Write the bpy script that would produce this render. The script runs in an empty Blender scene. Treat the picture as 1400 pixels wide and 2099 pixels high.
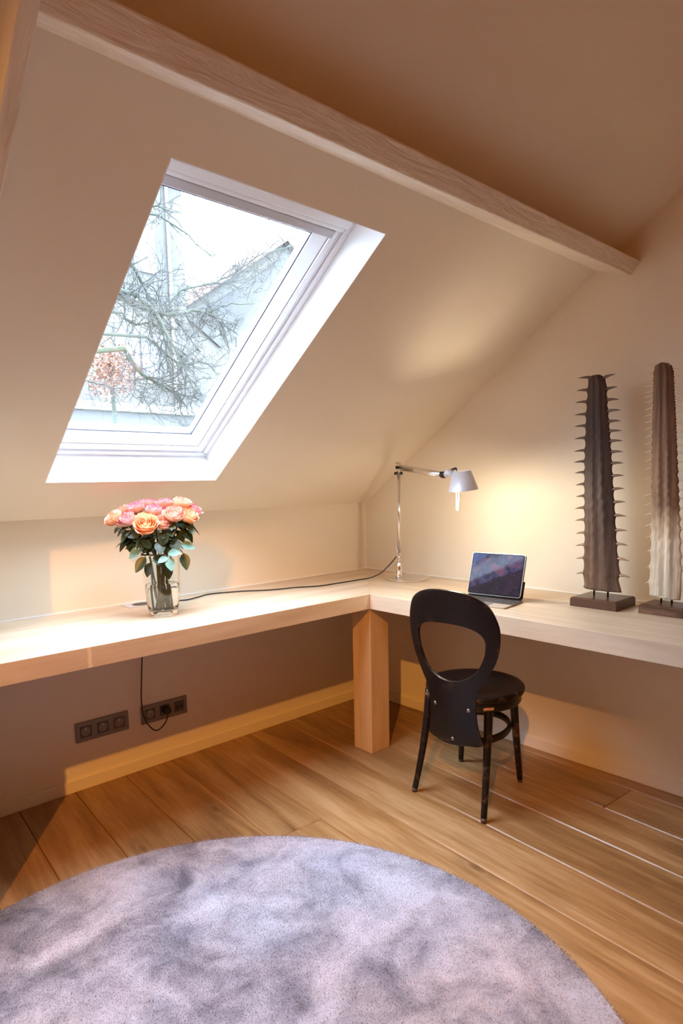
import bpy, bmesh, math, random
from mathutils import Vector, Matrix
from math import sin, cos, pi, radians

SC = bpy.context.scene
COL = SC.collection
PI = pi

# ------------------------------------------------------------------ camera
CAM = Vector((-2.5537, -2.5926, 1.2495))
YAW, PITCH, ROLL, FPX = 0.8329, -0.1243, -0.0202, 1297.9
fw = Vector((cos(YAW)*cos(PITCH), sin(YAW)*cos(PITCH), sin(PITCH)))
r0 = Vector((sin(YAW), -cos(YAW), 0)); u0 = r0.cross(fw)
rt = r0*cos(ROLL) + u0*sin(ROLL); up = u0*cos(ROLL) - r0*sin(ROLL)
cam_d = bpy.data.cameras.new('camera'); cam = bpy.data.objects.new('camera', cam_d); COL.objects.link(cam)
cam.matrix_world = Matrix(((rt.x, up.x, -fw.x, CAM.x), (rt.y, up.y, -fw.y, CAM.y), (rt.z, up.z, -fw.z, CAM.z), (0, 0, 0, 1)))
cam_d.sensor_fit = 'VERTICAL'; cam_d.sensor_height = 36; cam_d.lens = FPX/2099*36
cam_d.shift_y = 100/2099; cam_d.clip_start = 0.02; cam_d.clip_end = 200
SC.camera = cam

# ------------------------------------------------------------------ light and exposure
SKY = 33.0           # overcast white sky
SPOT = 445.0         # warm ceiling spotlight under the ridge
EXPO = 0.34
SC.view_settings.view_transform = 'Standard'; SC.view_settings.look = 'None'
SC.view_settings.gamma = 1; SC.view_settings.use_curve_mapping = False
SC.view_settings.exposure = EXPO
w = bpy.data.worlds.new('world'); SC.world = w; w.use_nodes = True
bg = w.node_tree.nodes['Background']; bg.inputs[0].default_value = (0.76, 0.94, 1.16, 1); bg.inputs[1].default_value = SKY
# overcast sky: a third as bright at the horizon as overhead
_t = w.node_tree; _c = _t.nodes.new('ShaderNodeTexCoord'); _s = _t.nodes.new('ShaderNodeSeparateXYZ'); _m = _t.nodes.new('ShaderNodeMath'); _m.operation = 'MULTIPLY_ADD'; _m.use_clamp = False
_x = _t.nodes.new('ShaderNodeMath'); _x.operation = 'MAXIMUM'; _x.inputs[1].default_value = 0.0
_t.links.new(_c.outputs['Generated'], _s.inputs[0]); _t.links.new(_s.outputs['Z'], _x.inputs[0]); _t.links.new(_x.outputs[0], _m.inputs[0]); _m.inputs[1].default_value = SKY*2/3; _m.inputs[2].default_value = SKY/3
_t.links.new(_m.outputs[0], bg.inputs[1])
SC.cycles.use_denoising = True
SC.cycles.max_bounces = 12; SC.cycles.diffuse_bounces = 8; SC.cycles.transparent_max_bounces = 24
SC.cycles.transmission_bounces = 12; SC.cycles.sample_clamp_indirect = 12
SPOT_POS = Vector((-4.05, -3.3, 3.18)); FILL_LAMP = Vector((-3.1, -4.7, 1.55))
def lamp(name, kind, loc, power, color, size=0.05, target=None, **kw):
    d = bpy.data.lights.new(name, kind); o = bpy.data.objects.new(name, d); COL.objects.link(o)
    o.location = loc; d.energy = power; d.color = color
    if kind in ('POINT', 'SPOT'): d.shadow_soft_size = size
    if target is not None:
        o.rotation_euler = (Vector(target)-Vector(loc)).to_track_quat('-Z', 'Y').to_euler()
    for k_, v_ in kw.items(): setattr(d, k_, v_)
    return o
lamp('ceiling_spot_light', 'SPOT', SPOT_POS, SPOT, (1.0, 0.42, 0.06), 0.03, (-1.95, -1.05, 0.0), spot_size=radians(46), spot_blend=0.5)

# ------------------------------------------------------------------ room geometry
SLOPE = 0.6099; KNEE = 1.1279; TK = 0.26
XL, XR = -5.0, 0.0; YR = -3.3                        # left gable, right gable, ridge
cs, sn, tn = cos(SLOPE), sin(SLOPE), math.tan(SLOPE)
def sl(x, u, off=0.0):                               # a point on the roof slope: u up the slope, off outwards
    return Vector((x, -u*cs + off*sn, KNEE + u*sn + off*cs))
UR = -YR/cs; ZR = KNEE - YR*tn
WX0, WX1, WU0, WU1 = -1.799, -1.097, 0.240, 1.489    # skylight opening
VX0, VX1 = -4.35, -3.65                              # unseen second skylight left of the partition, added for daylight from that side

def portal(cx, w_, cu, h_):
    d = bpy.data.lights.new('sky_portal', 'AREA'); o = bpy.data.objects.new('sky_portal', d); COL.objects.link(o)
    d.shape = 'RECTANGLE'; d.size = w_; d.size_y = h_; d.energy = 1; d.cycles.is_portal = True
    o.location = sl(cx, cu, 0.24)
    z = -(Vector((0, sn, cs))); x = Vector((1, 0, 0)); y = z.cross(x) * -1
    m = Matrix((x, y, -z)).transposed() if False else None
    o.rotation_euler = z.to_track_quat('-Z', 'Y').to_euler()
portal((WX0+WX1)/2, 0.8, (WU0+WU1)/2, 1.35)
portal((VX0+VX1)/2, 0.8, (WU0+WU1)/2, 1.35)

# ------------------------------------------------------------------ node helpers
def mat(name, color=(0.8, 0.8, 0.8), rough=0.5, metal=0.0, **kw):
    m = bpy.data.materials.new(name); m.use_nodes = True
    b = m.node_tree.nodes['Principled BSDF']
    b.inputs['Base Color'].default_value = (*color, 1); b.inputs['Roughness'].default_value = rough; b.inputs['Metallic'].default_value = metal
    for k_, v_ in kw.items(): b.inputs[k_.replace('_', ' ')].default_value = v_
    return m
class N:
    def __init__(s, m): s.t = m.node_tree; s.b = s.t.nodes['Principled BSDF']
    def new(s, typ, **kw):
        n = s.t.nodes.new(typ)
        for k_, v_ in kw.items(): setattr(n, k_, v_)
        return n
    def link(s, a, b_): s.t.links.new(a, b_)
    def coord(s, scale=(1, 1, 1), kind='Object', rot=(0, 0, 0)):
        c = s.new('ShaderNodeTexCoord'); mp = s.new('ShaderNodeMapping')
        mp.inputs['Scale'].default_value = scale; mp.inputs['Rotation'].default_value = rot
        s.link(c.outputs[kind], mp.inputs[0]); return mp.outputs[0]
    def noise(s, vec, scale=5, detail=4, rough=0.5, dist=0.0):
        n = s.new('ShaderNodeTexNoise'); n.inputs['Scale'].default_value = scale; n.inputs['Detail'].default_value = detail
        n.inputs['Roughness'].default_value = rough; n.inputs['Distortion'].default_value = dist
        s.link(vec, n.inputs['Vector']); return n.outputs['Fac']
    def ramp(s, fac, stops):
        n = s.new('ShaderNodeValToRGB'); e = n.color_ramp.elements
        while len(e) < len(stops): e.new(0.5)
        for el, (p_, c_) in zip(e, stops):
            el.position = p_; el.color = (*c_, 1) if len(c_) == 3 else c_
        s.link(fac, n.inputs[0]); return n.outputs[0]
    def mix(s, fac, a, b_, mode='MIX'):
        n = s.new('ShaderNodeMix', data_type='RGBA', blend_type=mode)
        for sock, v_ in ((n.inputs[0], fac), (n.inputs[6], a), (n.inputs[7], b_)):
            if hasattr(v_, 'is_output'): s.link(v_, sock)
            elif isinstance(v_, tuple): sock.default_value = (*v_, 1)
            else: sock.default_value = v_
        return n.outputs[2]
    def math(s, op, a, b_=0.0, c_=0.0):
        n = s.new('ShaderNodeMath', operation=op)
        for i, v_ in enumerate((a, b_, c_)):
            if hasattr(v_, 'is_output'): s.link(v_, n.inputs[i])
            else: n.inputs[i].default_value = v_
        return n.outputs[0]
    def bump(s, h, strength=0.2, dist=0.01):
        n = s.new('ShaderNodeBump'); n.inputs['Strength'].default_value = strength; n.inputs['Distance'].default_value = dist
        s.link(h, n.inputs['Height']); s.link(n.outputs[0], s.b.inputs['Normal']); return n.outputs[0]
    def color(s, c_): s.link(c_, s.b.inputs['Base Color'])
    def attr(s, name):
        n = s.new('ShaderNodeAttribute'); n.attribute_name = name; return n

def wood(name, dark, mid, light, along='Y', scale=1.0, rough=0.45, per_plank=False, bump=0.15, knots=True):
    m = mat(name, mid, rough); n = N(m)
    sc = {'X': (0.09, 1, 1), 'Y': (1, 0.09, 1), 'Z': (1, 1, 0.09)}[along]
    v = n.coord(tuple(q*scale for q in sc))
    if per_plank:
        a = n.attr('plank'); sv = n.new('ShaderNodeVectorMath', operation='MULTIPLY_ADD')
        n.link(a.outputs['Vector'], sv.inputs[0]); sv.inputs[1].default_value = (37, 53, 11); n.link(v, sv.inputs[2]); v = sv.outputs[0]
    big = n.noise(v, 7, 3, 0.55, 1.2); fine = n.noise(v, 60, 6, 0.65, 0.4)
    f = n.math('ADD', n.math('MULTIPLY', big, 0.60 if per_plank else 0.68), n.math('MULTIPLY', fine, 0.40 if per_plank else 0.32))
    c = n.ramp(f, [(0.34, dark), (0.5, mid), (0.66, light)])
    if knots:
        v2 = n.coord(tuple(q*scale for q in {'X': (1.1, 2.6, 2.6), 'Y': (2.6, 1.1, 2.6), 'Z': (2.6, 2.6, 1.1)}[along]))
        if per_plank:
            sv2 = n.new('ShaderNodeVectorMath', operation='MULTIPLY_ADD'); n.link(a.outputs['Vector'], sv2.inputs[0]); sv2.inputs[1].default_value = (7, 3, 1); n.link(v2, sv2.inputs[2]); v2 = sv2.outputs[0]
        vo = n.new('ShaderNodeTexVoronoi'); vo.inputs['Scale'].default_value = 1.9; vo.inputs['Randomness'].default_value = 1
        wob = n.mix(0.06, v2, n.new('ShaderNodeTexNoise').outputs['Color']); n.link(wob, vo.inputs['Vector'])
        k_ = n.ramp(vo.outputs['Distance'], [(0.03, (1, 1, 1)), (0.06, (0.6, 0.6, 0.6)), (0.085, (0.15, 0.15, 0.15)), (0.11, (0.45, 0.45, 0.45)), (0.24, (0, 0, 0))])
        c = n.mix(n.math('MULTIPLY', k_, 0.65), c, tuple(q*0.45 for q in dark))
    if per_plank:
        sh = n.ramp(a.outputs['Fac'], [(0, (0.80, 0.80, 0.80)), (1, (1.12, 1.12, 1.12))])
        c = n.mix(1.0, c, sh, 'MULTIPLY')
    n.color(c); n.bump(fine, bump, 0.002)
    return m, n, c

# ------------------------------------------------------------------ materials
def plaster(name, color, bump=0.05):
    m = mat(name, color, 0.85); n = N(m); v = n.coord()
    n.color(n.ramp(n.noise(v, 1.5, 3), [(0.3, tuple(q*0.97 for q in color)), (0.7, tuple(min(1, q*1.02) for q in color))]))
    n.bump(n.noise(v, 180, 3), bump, 0.001); return m
M_WALL = plaster('cream_wall_paint', (0.79, 0.705, 0.575))
M_REVEAL = plaster('white_reveal_paint', (0.88, 0.88, 0.88), 0.02)
M_BASE = plaster('skirting_paint', (0.79, 0.71, 0.61), 0.02)
M_FRAMEW = mat('white_window_lacquer', (0.82, 0.82, 0.84), 0.3)
M_VENT = mat('grey_ventilation_flap', (0.52, 0.50, 0.52), 0.4)
M_GASKET = mat('blue_grey_gasket', (0.08, 0.085, 0.15), 0.5)
M_FLOOR = wood('oiled_oak_planks', (0.17, 0.078, 0.026), (0.33, 0.175, 0.066), (0.46, 0.285, 0.14), 'Y', 1.0, 0.36, True, 0.25)[0]
M_FLOOR.node_tree.nodes['Principled BSDF'].inputs['Specular IOR Level'].default_value = 0.6
M_DESK, nd, cd = wood('pale_oak_desktop', (0.50, 0.365, 0.24), (0.60, 0.475, 0.345), (0.67, 0.56, 0.43), 'X', 0.8, 0.42, False, 0.08, False)
M_DESKY = wood('pale_oak_desktop_cross', (0.50, 0.365, 0.24), (0.60, 0.475, 0.345), (0.67, 0.56, 0.43), 'Y', 0.8, 0.42, False, 0.08, False)[0]
M_POST = wood('oak_post', (0.50, 0.31, 0.15), (0.62, 0.41, 0.21), (0.70, 0.49, 0.27), 'Z', 0.8, 0.5, False, 0.08, False)[0]
# painted rough-sawn timber
def timber(name, along):
    m = mat(name, (0.74, 0.64, 0.52), 0.6); n = N(m)
    v = n.coord({'X': (0.16, 1, 1), 'S': (1, 0.2, 0.2)}[along])
    wv = n.noise(v, 22, 4, 0.6, 2.2); fi = n.noise(v, 90, 4, 0.6, 0.5)
    n.color(n.ramp(wv, [(0.3, (0.68, 0.57, 0.45)), (0.6, (0.78, 0.69, 0.57))]))
    n.bump(n.math('ADD', wv, n.math('MULTIPLY', fi, 0.3)), 0.55, 0.012); return m
M_TIMBER = timber('painted_rough_timber', 'X'); M_TIMBERS = timber('painted_rough_rafter', 'S')
# ceiling in the same paint
M_CEIL = M_WALL
M_BOUNCE = plaster('ochre_bounce_paint_unseen_rear', (0.74, 0.43, 0.17))  # ochre added on the unseen rear walls and far slope to warm bounced light

# ------------------------------------------------------------------ mesh helpers
def obj(name, bm, m, parent=None, smooth=False, bevel=0.0, seg=2, label=None):
    me = bpy.data.meshes.new(name); bmesh.ops.recalc_face_normals(bm, faces=bm.faces) ; bm.to_mesh(me); bm.free()
    for q in (m if isinstance(m, (list, tuple)) else [m]): me.materials.append(q)
    o = bpy.data.objects.new(name, me); COL.objects.link(o)
    if parent is not None:
        o.parent = parent
        o.matrix_parent_inverse = Matrix.Identity(4)
    if smooth:
        for p in me.polygons: p.use_smooth = True
    if bevel:
        b = o.modifiers.new('bevel', 'BEVEL'); b.width = bevel; b.segments = seg; b.limit_method = 'ANGLE'; b.angle_limit = radians(40)
        b.harden_normals = False
    if label: o['label'] = label
    return o
def objw(name, bm, m, parent, **kw):     # geometry given in world coordinates under a parent that stands elsewhere
    bmesh.ops.transform(bm, matrix=parent.matrix_basis.inverted() if parent.parent is None else (parent.parent.matrix_basis @ parent.matrix_basis).inverted(), verts=bm.verts)
    return obj(name, bm, m, parent, **kw)
def tag(o, label, cat, group=None):
    o['label'] = label; o['category'] = cat
    if group: o['group'] = group
    return o
def thing(name, label, cat, loc=(0, 0, 0), rotz=0.0, group=None):
    o = bpy.data.objects.new(name, None); COL.objects.link(o); o.location = loc; o.rotation_euler = (0, 0, rotz)
    o.empty_display_size = 0.05
    o.matrix_basis  # noqa
    return tag(o, label, cat, group)
def struct(o, label=None):
    o['kind'] = 'structure'
    if label: o['label'] = label
    return o
def box(bm, lo, hi, mi=0):
    x0, y0, z0 = lo; x1, y1, z1 = hi
    v = [bm.verts.new(p) for p in ((x0, y0, z0), (x1, y0, z0), (x1, y1, z0), (x0, y1, z0), (x0, y0, z1), (x1, y0, z1), (x1, y1, z1), (x0, y1, z1))]
    for f in ((0, 3, 2, 1), (4, 5, 6, 7), (0, 1, 5, 4), (1, 2, 6, 5), (2, 3, 7, 6), (3, 0, 4, 7)):
        bm.faces.new([v[i] for i in f]).material_index = mi
    return v
def hexa(bm, pts, mi=0):                 # eight corners, bottom four then top four
    v = [bm.verts.new(p) for p in pts]
    for f in ((0, 3, 2, 1), (4, 5, 6, 7), (0, 1, 5, 4), (1, 2, 6, 5), (2, 3, 7, 6), (3, 0, 4, 7)):
        bm.faces.new([v[i] for i in f]).material_index = mi
def slbox(bm, x0, x1, ua, ub, oa, ob, mi=0):
    hexa(bm, [sl(x0, ua, oa), sl(x1, ua, oa), sl(x1, ub, oa), sl(x0, ub, oa), sl(x0, ua, ob), sl(x1, ua, ob), sl(x1, ub, ob), sl(x0, ub, ob)], mi)
def prism(bm, poly, axis, a, b_):        # poly: 2-D points; axis 'X','Y','Z' is the extrusion direction
    f = {'X': lambda p, t: (t, p[0], p[1]), 'Y': lambda p, t: (p[0], t, p[1]), 'Z': lambda p, t: (p[0], p[1], t)}[axis]
    A = [bm.verts.new(f(p, a)) for p in poly]; B = [bm.verts.new(f(p, b_)) for p in poly]
    bm.faces.new(A); bm.faces.new(B[::-1]); n = len(poly)
    for i in range(n): bm.faces.new((A[i], B[i], B[(i+1) % n], A[(i+1) % n]))
def tube(bm, pts, rad, seg=10, cap=True, flat=None):
    pts = [Vector(p) for p in pts]; n = len(pts); rads = rad if isinstance(rad, (list, tuple)) else [rad]*n
    rings = []; ref = None
    for i, p in enumerate(pts):
        t = (pts[min(i+1, n-1)] - pts[max(i-1, 0)]).normalized()
        if ref is None:
            ref = t.orthogonal().normalized()
            if flat is not None: ref = (Vector(flat) - t*t.dot(Vector(flat))).normalized()
        ref = (ref - t*ref.dot(t)).normalized(); bi = t.cross(ref)
        r = rads[i]; ra, rb = (r if isinstance(r, tuple) else (r, r))
        rings.append([bm.verts.new(p + ref*cos(2*PI*k/seg)*ra + bi*sin(2*PI*k/seg)*rb) for k in range(seg)])
    for a, b_ in zip(rings, rings[1:]):
        for k in range(seg): bm.faces.new((a[k], a[(k+1) % seg], b_[(k+1) % seg], b_[k]))
    if cap: bm.faces.new(rings[0][::-1]); bm.faces.new(rings[-1])
    return rings
def catmull(pts, n=8, closed=False):
    P = [Vector(p) for p in pts]; out = []; L = len(P)
    rng = range(L) if closed else range(L-1)
    for i in rng:
        g = (lambda j: P[j % L]) if closed else (lambda j: P[max(0, min(L-1, j))])
        a, b_, c, d = g(i-1), g(i), g(i+1), g(i+2)
        for k in range(n):
            t = k/n
            out.append(0.5*((2*b_) + (c-a)*t + (2*a-5*b_+4*c-d)*t*t + (3*b_-a-3*c+d)*t**3))
    if not closed: out.append(P[-1])
    return out
def lathe(bm, prof, seg=48, M=None, close=True, mi=0):
    M = M or Matrix.Identity(4); rings = []
    for r, z in prof:
        if r < 1e-6: rings.append([bm.verts.new(M @ Vector((0, 0, z)))])
        else: rings.append([bm.verts.new(M @ Vector((r*cos(2*PI*k/seg), r*sin(2*PI*k/seg), z))) for k in range(seg)])
    for a, b_ in zip(rings, rings[1:]):
        for k in range(seg):
            k2 = (k+1) % seg
            if len(a) == 1 and len(b_) == 1: continue
            if len(a) == 1: f = (a[0], b_[k], b_[k2])
            elif len(b_) == 1: f = (a[k], a[k2], b_[0])
            else: f = (a[k], a[k2], b_[k2], b_[k])
            bm.faces.new(f).material_index = mi
def cyl(bm, a, b_, r, seg=16, r2=None):
    tube(bm, [a, b_], [r, r if r2 is None else r2], seg)

# ------------------------------------------------------------------ floor: planks laid almost along the right wall
def make_floor():
    bm = bmesh.new(); lay = bm.verts.layers.float_vector.new('plank'); rnd = random.Random(4)
    PW = 0.2155; ang = 0.065
    joints = {8: [-1.585], 3: [-0.95]}
    for i in range(-16, 12):
        x0 = -1.924 + i*PW
        cuts = joints.get(i) or [rnd.uniform(-5.5, -2.6)]
        ys = [0.45] + sorted(cuts, reverse=True)
        while ys[-1] > -7.2: ys.append(ys[-1]-rnd.uniform(1.9, 2.4))
        for a, b_ in zip(ys, ys[1:]):
            g, c = 0.0010, 0.0034
            xa, xb, ya, yb = x0+g, x0+PW-g, b_+g, a-g
            col = (rnd.random(), rnd.random(), rnd.random())
            lo = [bm.verts.new(p) for p in ((xa, ya, -0.02), (xb, ya, -0.02), (xb, yb, -0.02), (xa, yb, -0.02))]
            md = [bm.verts.new(p) for p in ((xa, ya, -c), (xb, ya, -c), (xb, yb, -c), (xa, yb, -c))]
            tp = [bm.verts.new(p) for p in ((xa+c, ya+c, 0), (xb-c, ya+c, 0), (xb-c, yb-c, 0), (xa+c, yb-c, 0))]
            for v in lo+md+tp: v[lay] = col
            for A, B in ((lo, md), (md, tp)):
                for k in range(4): bm.faces.new((A[k], A[(k+1) % 4], B[(k+1) % 4], B[k]))
            bm.faces.new(tp); bm.faces.new(lo[::-1])
    o = obj('floor', bm, M_FLOOR); o.rotation_euler = (0, 0, -ang)
    return struct(o, 'wide oiled oak floorboards')
make_floor()
bm = bmesh.new(); box(bm, (XL-0.3, -7.0, -0.3), (0.3, 0.3, -0.022)); struct(obj('floor', bm, mat('screed', (0.05, 0.04, 0.03), 0.9)))

# ------------------------------------------------------------------ walls, sloped ceiling
def gable(xa, xb, name, m=None):
    bm = bmesh.new()
    prism(bm, [(0.25, -0.3), (0.25, KNEE-0.25*tn+0.1), (YR, ZR+0.15), (2*YR-0.25, KNEE-0.25*tn+0.1), (2*YR-0.25, -0.3)], 'X', xa, xb)
    return struct(obj(name, bm, m or M_WALL))
gable(0.0, 0.25, 'wall_right')
gable(XL-0.25, XL, 'wall_left', M_BOUNCE)
bm = bmesh.new(); box(bm, (XL-0.2, 0.0, -0.3), (0.2, 0.2, KNEE+0.05)); struct(obj('wall_back', bm, M_WALL))
bm = bmesh.new(); box(bm, (XL-0.2, 2*YR-0.2, -0.3), (0.2, 2*YR, KNEE+0.05)); struct(obj('wall_front', bm, M_BOUNCE))
# partition whose edge throws the upright shadow under the desk
bm = bmesh.new(); prism(bm, [(0.0, 0.0), (0.0, KNEE), (-0.66, KNEE+0.66*tn), (-0.66, 0.0)], 'X', -2.30, -2.205)
struct(obj('wall_partition', bm, M_WALL))

def slab():
    bm = bmesh.new()
    xs = [XL-0.2, VX0, VX1, WX0, WX1, 0.2]; us = [-0.35, WU0, WU1, UR]
    for i in range(5):
        for j in range(3):
            if j == 1 and i in (1, 3): continue
            for off, rev in ((0, False), (TK, True)):
                p = [sl(xs[i], us[j], off), sl(xs[i+1], us[j], off), sl(xs[i+1], us[j+1], off), sl(xs[i], us[j+1], off)]
                bm.faces.new([bm.verts.new(q) for q in (p[::-1] if rev else p)])
    # lower edge and the far slope
    A = [sl(XL-0.2, -0.35, 0), sl(0.2, -0.35, 0), sl(0.2, -0.35, TK), sl(XL-0.2, -0.35, TK)]
    bm.faces.new([bm.verts.new(q) for q in A])
    mir = lambda v: Vector((v.x, 2*YR-v.y, v.z))
    P = [sl(XL-0.2, -0.35, 0), sl(0.2, -0.35, 0), sl(0.2, UR, 0), sl(XL-0.2, UR, 0)]
    Q = [sl(XL-0.2, -0.35, TK), sl(0.2, -0.35, TK), sl(0.2, UR, TK), sl(XL-0.2, UR, TK)]
    hexa(bm, [mir(q) for q in P] + [mir(q) for q in Q], 1)
    R = [Vector((XL-0.2, YR-0.3, ZR+0.1)), Vector((0.2, YR-0.3, ZR+0.1)), Vector((0.2, YR+0.3, ZR+0.1)), Vector((XL-0.2, YR+0.3, ZR+0.1))]
    hexa(bm, R + [q+Vector((0, 0, 0.3)) for q in R])
    bmesh.ops.remove_doubles(bm, verts=bm.verts, dist=1e-5)
    me = bpy.data.meshes.new('ceiling'); bm.to_mesh(me); bm.free(); me.materials.append(M_CEIL); me.materials.append(M_BOUNCE)
    o = bpy.data.objects.new('ceiling', me); COL.objects.link(o); return struct(o, 'sloped attic ceiling')
slab()

# skirting boards
bm = bmesh.new(); box(bm, (-2.2, -0.012, 0.0), (0, 0, 0.052)); struct(obj('baseboard_back', bm, M_BASE, bevel=0.002))
bm = bmesh.new(); box(bm, (-0.012, -6.5, 0.0), (0, -0.012, 0.052)); struct(obj('baseboard_right', bm, M_BASE, bevel=0.002))
# bead of sealant where the desk meets the walls
bm = bmesh.new(); box(bm, (-2.2, -0.004, 0.7502), (0, 0, 0.7545)); box(bm, (-0.004, -3.2, 0.7502), (0, -0.004, 0.7545)); struct(obj('trim_1', bm, M_REVEAL))

# purlin along the slope: sections at the right wall and at the rafter end
def section(Y0, pts): return [(CAM.y+a, CAM.z+b_) for a, b_ in pts]
S0 = section(0, [(1.268, 0.8175), (1.125, 0.764), (1.087, 0.808), (1.205, 0.862)])
S1 = section(0, [(1.274, 0.8164), (1.142, 0.757), (1.098, 0.800), (1.212, 0.862)])
bm = bmesh.new(); NN = 60; rnd = random.Random(8); rings = []
for i in range(NN+1):
    t = i/NN; x = 0.01 + (-2.165-0.01)*t; ring = []
    for j in range(4):
        (a0, b0), (a1, b1), (c0, d0), (c1, d1) = S0[j], S1[j], S0[(j+1) % 4], S1[(j+1) % 4]
        p, q = Vector((a0+(a1-a0)*t, b0+(b1-b0)*t)), Vector((c0+(c1-c0)*t, d0+(d1-d0)*t))
        for k in range(5):
            s_ = p.lerp(q, k/5); jit = rnd.uniform(-0.0011, 0.0011) if k == 0 else 0
            ring.append(bm.verts.new((x, s_.x+jit, s_.y+jit)))
    rings.append(ring)
for a, b_ in zip(rings, rings[1:]):
    for k in range(20): bm.faces.new((a[k], a[(k+1) % 20], b_[(k+1) % 20], b_[k]))
bm.faces.new(rings[0]); bm.faces.new(rings[-1][::-1])
struct(obj('beam', bm, M_TIMBER, bevel=0.004, seg=2), 'painted timber purlin along the sloped ceiling')
# rafter at the left
bm = bmesh.new(); rnd = random.Random(2); rings = []
for i in range(50):
    u = 0.05 + i*(UR-0.1)/49; j1, j2 = rnd.uniform(-0.002, 0.002), rnd.uniform(-0.004, 0.004)
    rings.append([bm.verts.new(sl(x, u, o_)) for x, o_ in ((-2.148+j1, 0.01), (-2.150+j1, -0.120), (-2.184+j2, -0.122+j1), (-2.197+j2, 0.01))])
for a, b_ in zip(rings, rings[1:]):
    for k in range(4): bm.faces.new((a[k], a[(k+1) % 4], b_[(k+1) % 4], b_[k]))
bm.faces.new(rings[0]); bm.faces.new(rings[-1][::-1])
struct(obj('rafter_beam', bm, M_TIMBERS, bevel=0.004), 'painted timber rafter at the left')

# ------------------------------------------------------------------ windows
def glass_pane(name='window_glass'):
    m = bpy.data.materials.new(name); m.use_nodes = True; t = m.node_tree; t.nodes.clear()
    out = t.nodes.new('ShaderNodeOutputMaterial'); mx = t.nodes.new('ShaderNodeMixShader'); tr = t.nodes.new('ShaderNodeBsdfTransparent'); gl = t.nodes.new('ShaderNodeBsdfGlossy')
    lw = t.nodes.new('ShaderNodeLayerWeight'); lw.inputs[0].default_value = 0.5
    pw = t.nodes.new('ShaderNodeMath'); pw.operation = 'POWER'; pw.inputs[1].default_value = 5; fr = t.nodes.new('ShaderNodeMath'); fr.operation = 'MULTIPLY_ADD'; fr.inputs[1].default_value = 0.9; fr.inputs[2].default_value = 0.04
    t.links.new(lw.outputs['Facing'], pw.inputs[0]); t.links.new(pw.outputs[0], fr.inputs[0]); gl.inputs['Roughness'].default_value = 0.0
    tr.inputs[0].default_value = (0.96, 0.98, 0.98, 1)
    t.links.new(fr.outputs[0], mx.inputs[0]); t.links.new(tr.outputs[0], mx.inputs[1]); t.links.new(gl.outputs[0], mx.inputs[2]); t.links.new(mx.outputs[0], out.inputs[0])
    return m
M_PANE = glass_pane()
def ring_sl(bm, x0, x1, u0_, u1_, a, b_, oa, ob, oi=None):   # rectangular ring between insets a and b_, offsets oa..ob; oi: inner-edge offset (chamfer)
    oi = oa if oi is None else oi
    O = [(x0+a, u0_+a), (x1-a, u0_+a), (x1-a, u1_-a), (x0+a, u1_-a)]; I = [(x0+b_, u0_+b_), (x1-b_, u0_+b_), (x1-b_, u1_-b_), (x0+b_, u1_-b_)]
    for k in range(4):
        k2 = (k+1) % 4
        hexa(bm, [sl(*O[k], oa), sl(*O[k2], oa), sl(*I[k2], oi), sl(*I[k], oi), sl(*O[k], ob), sl(*O[k2], ob), sl(*I[k2], ob), sl(*I[k], ob)])
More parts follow.
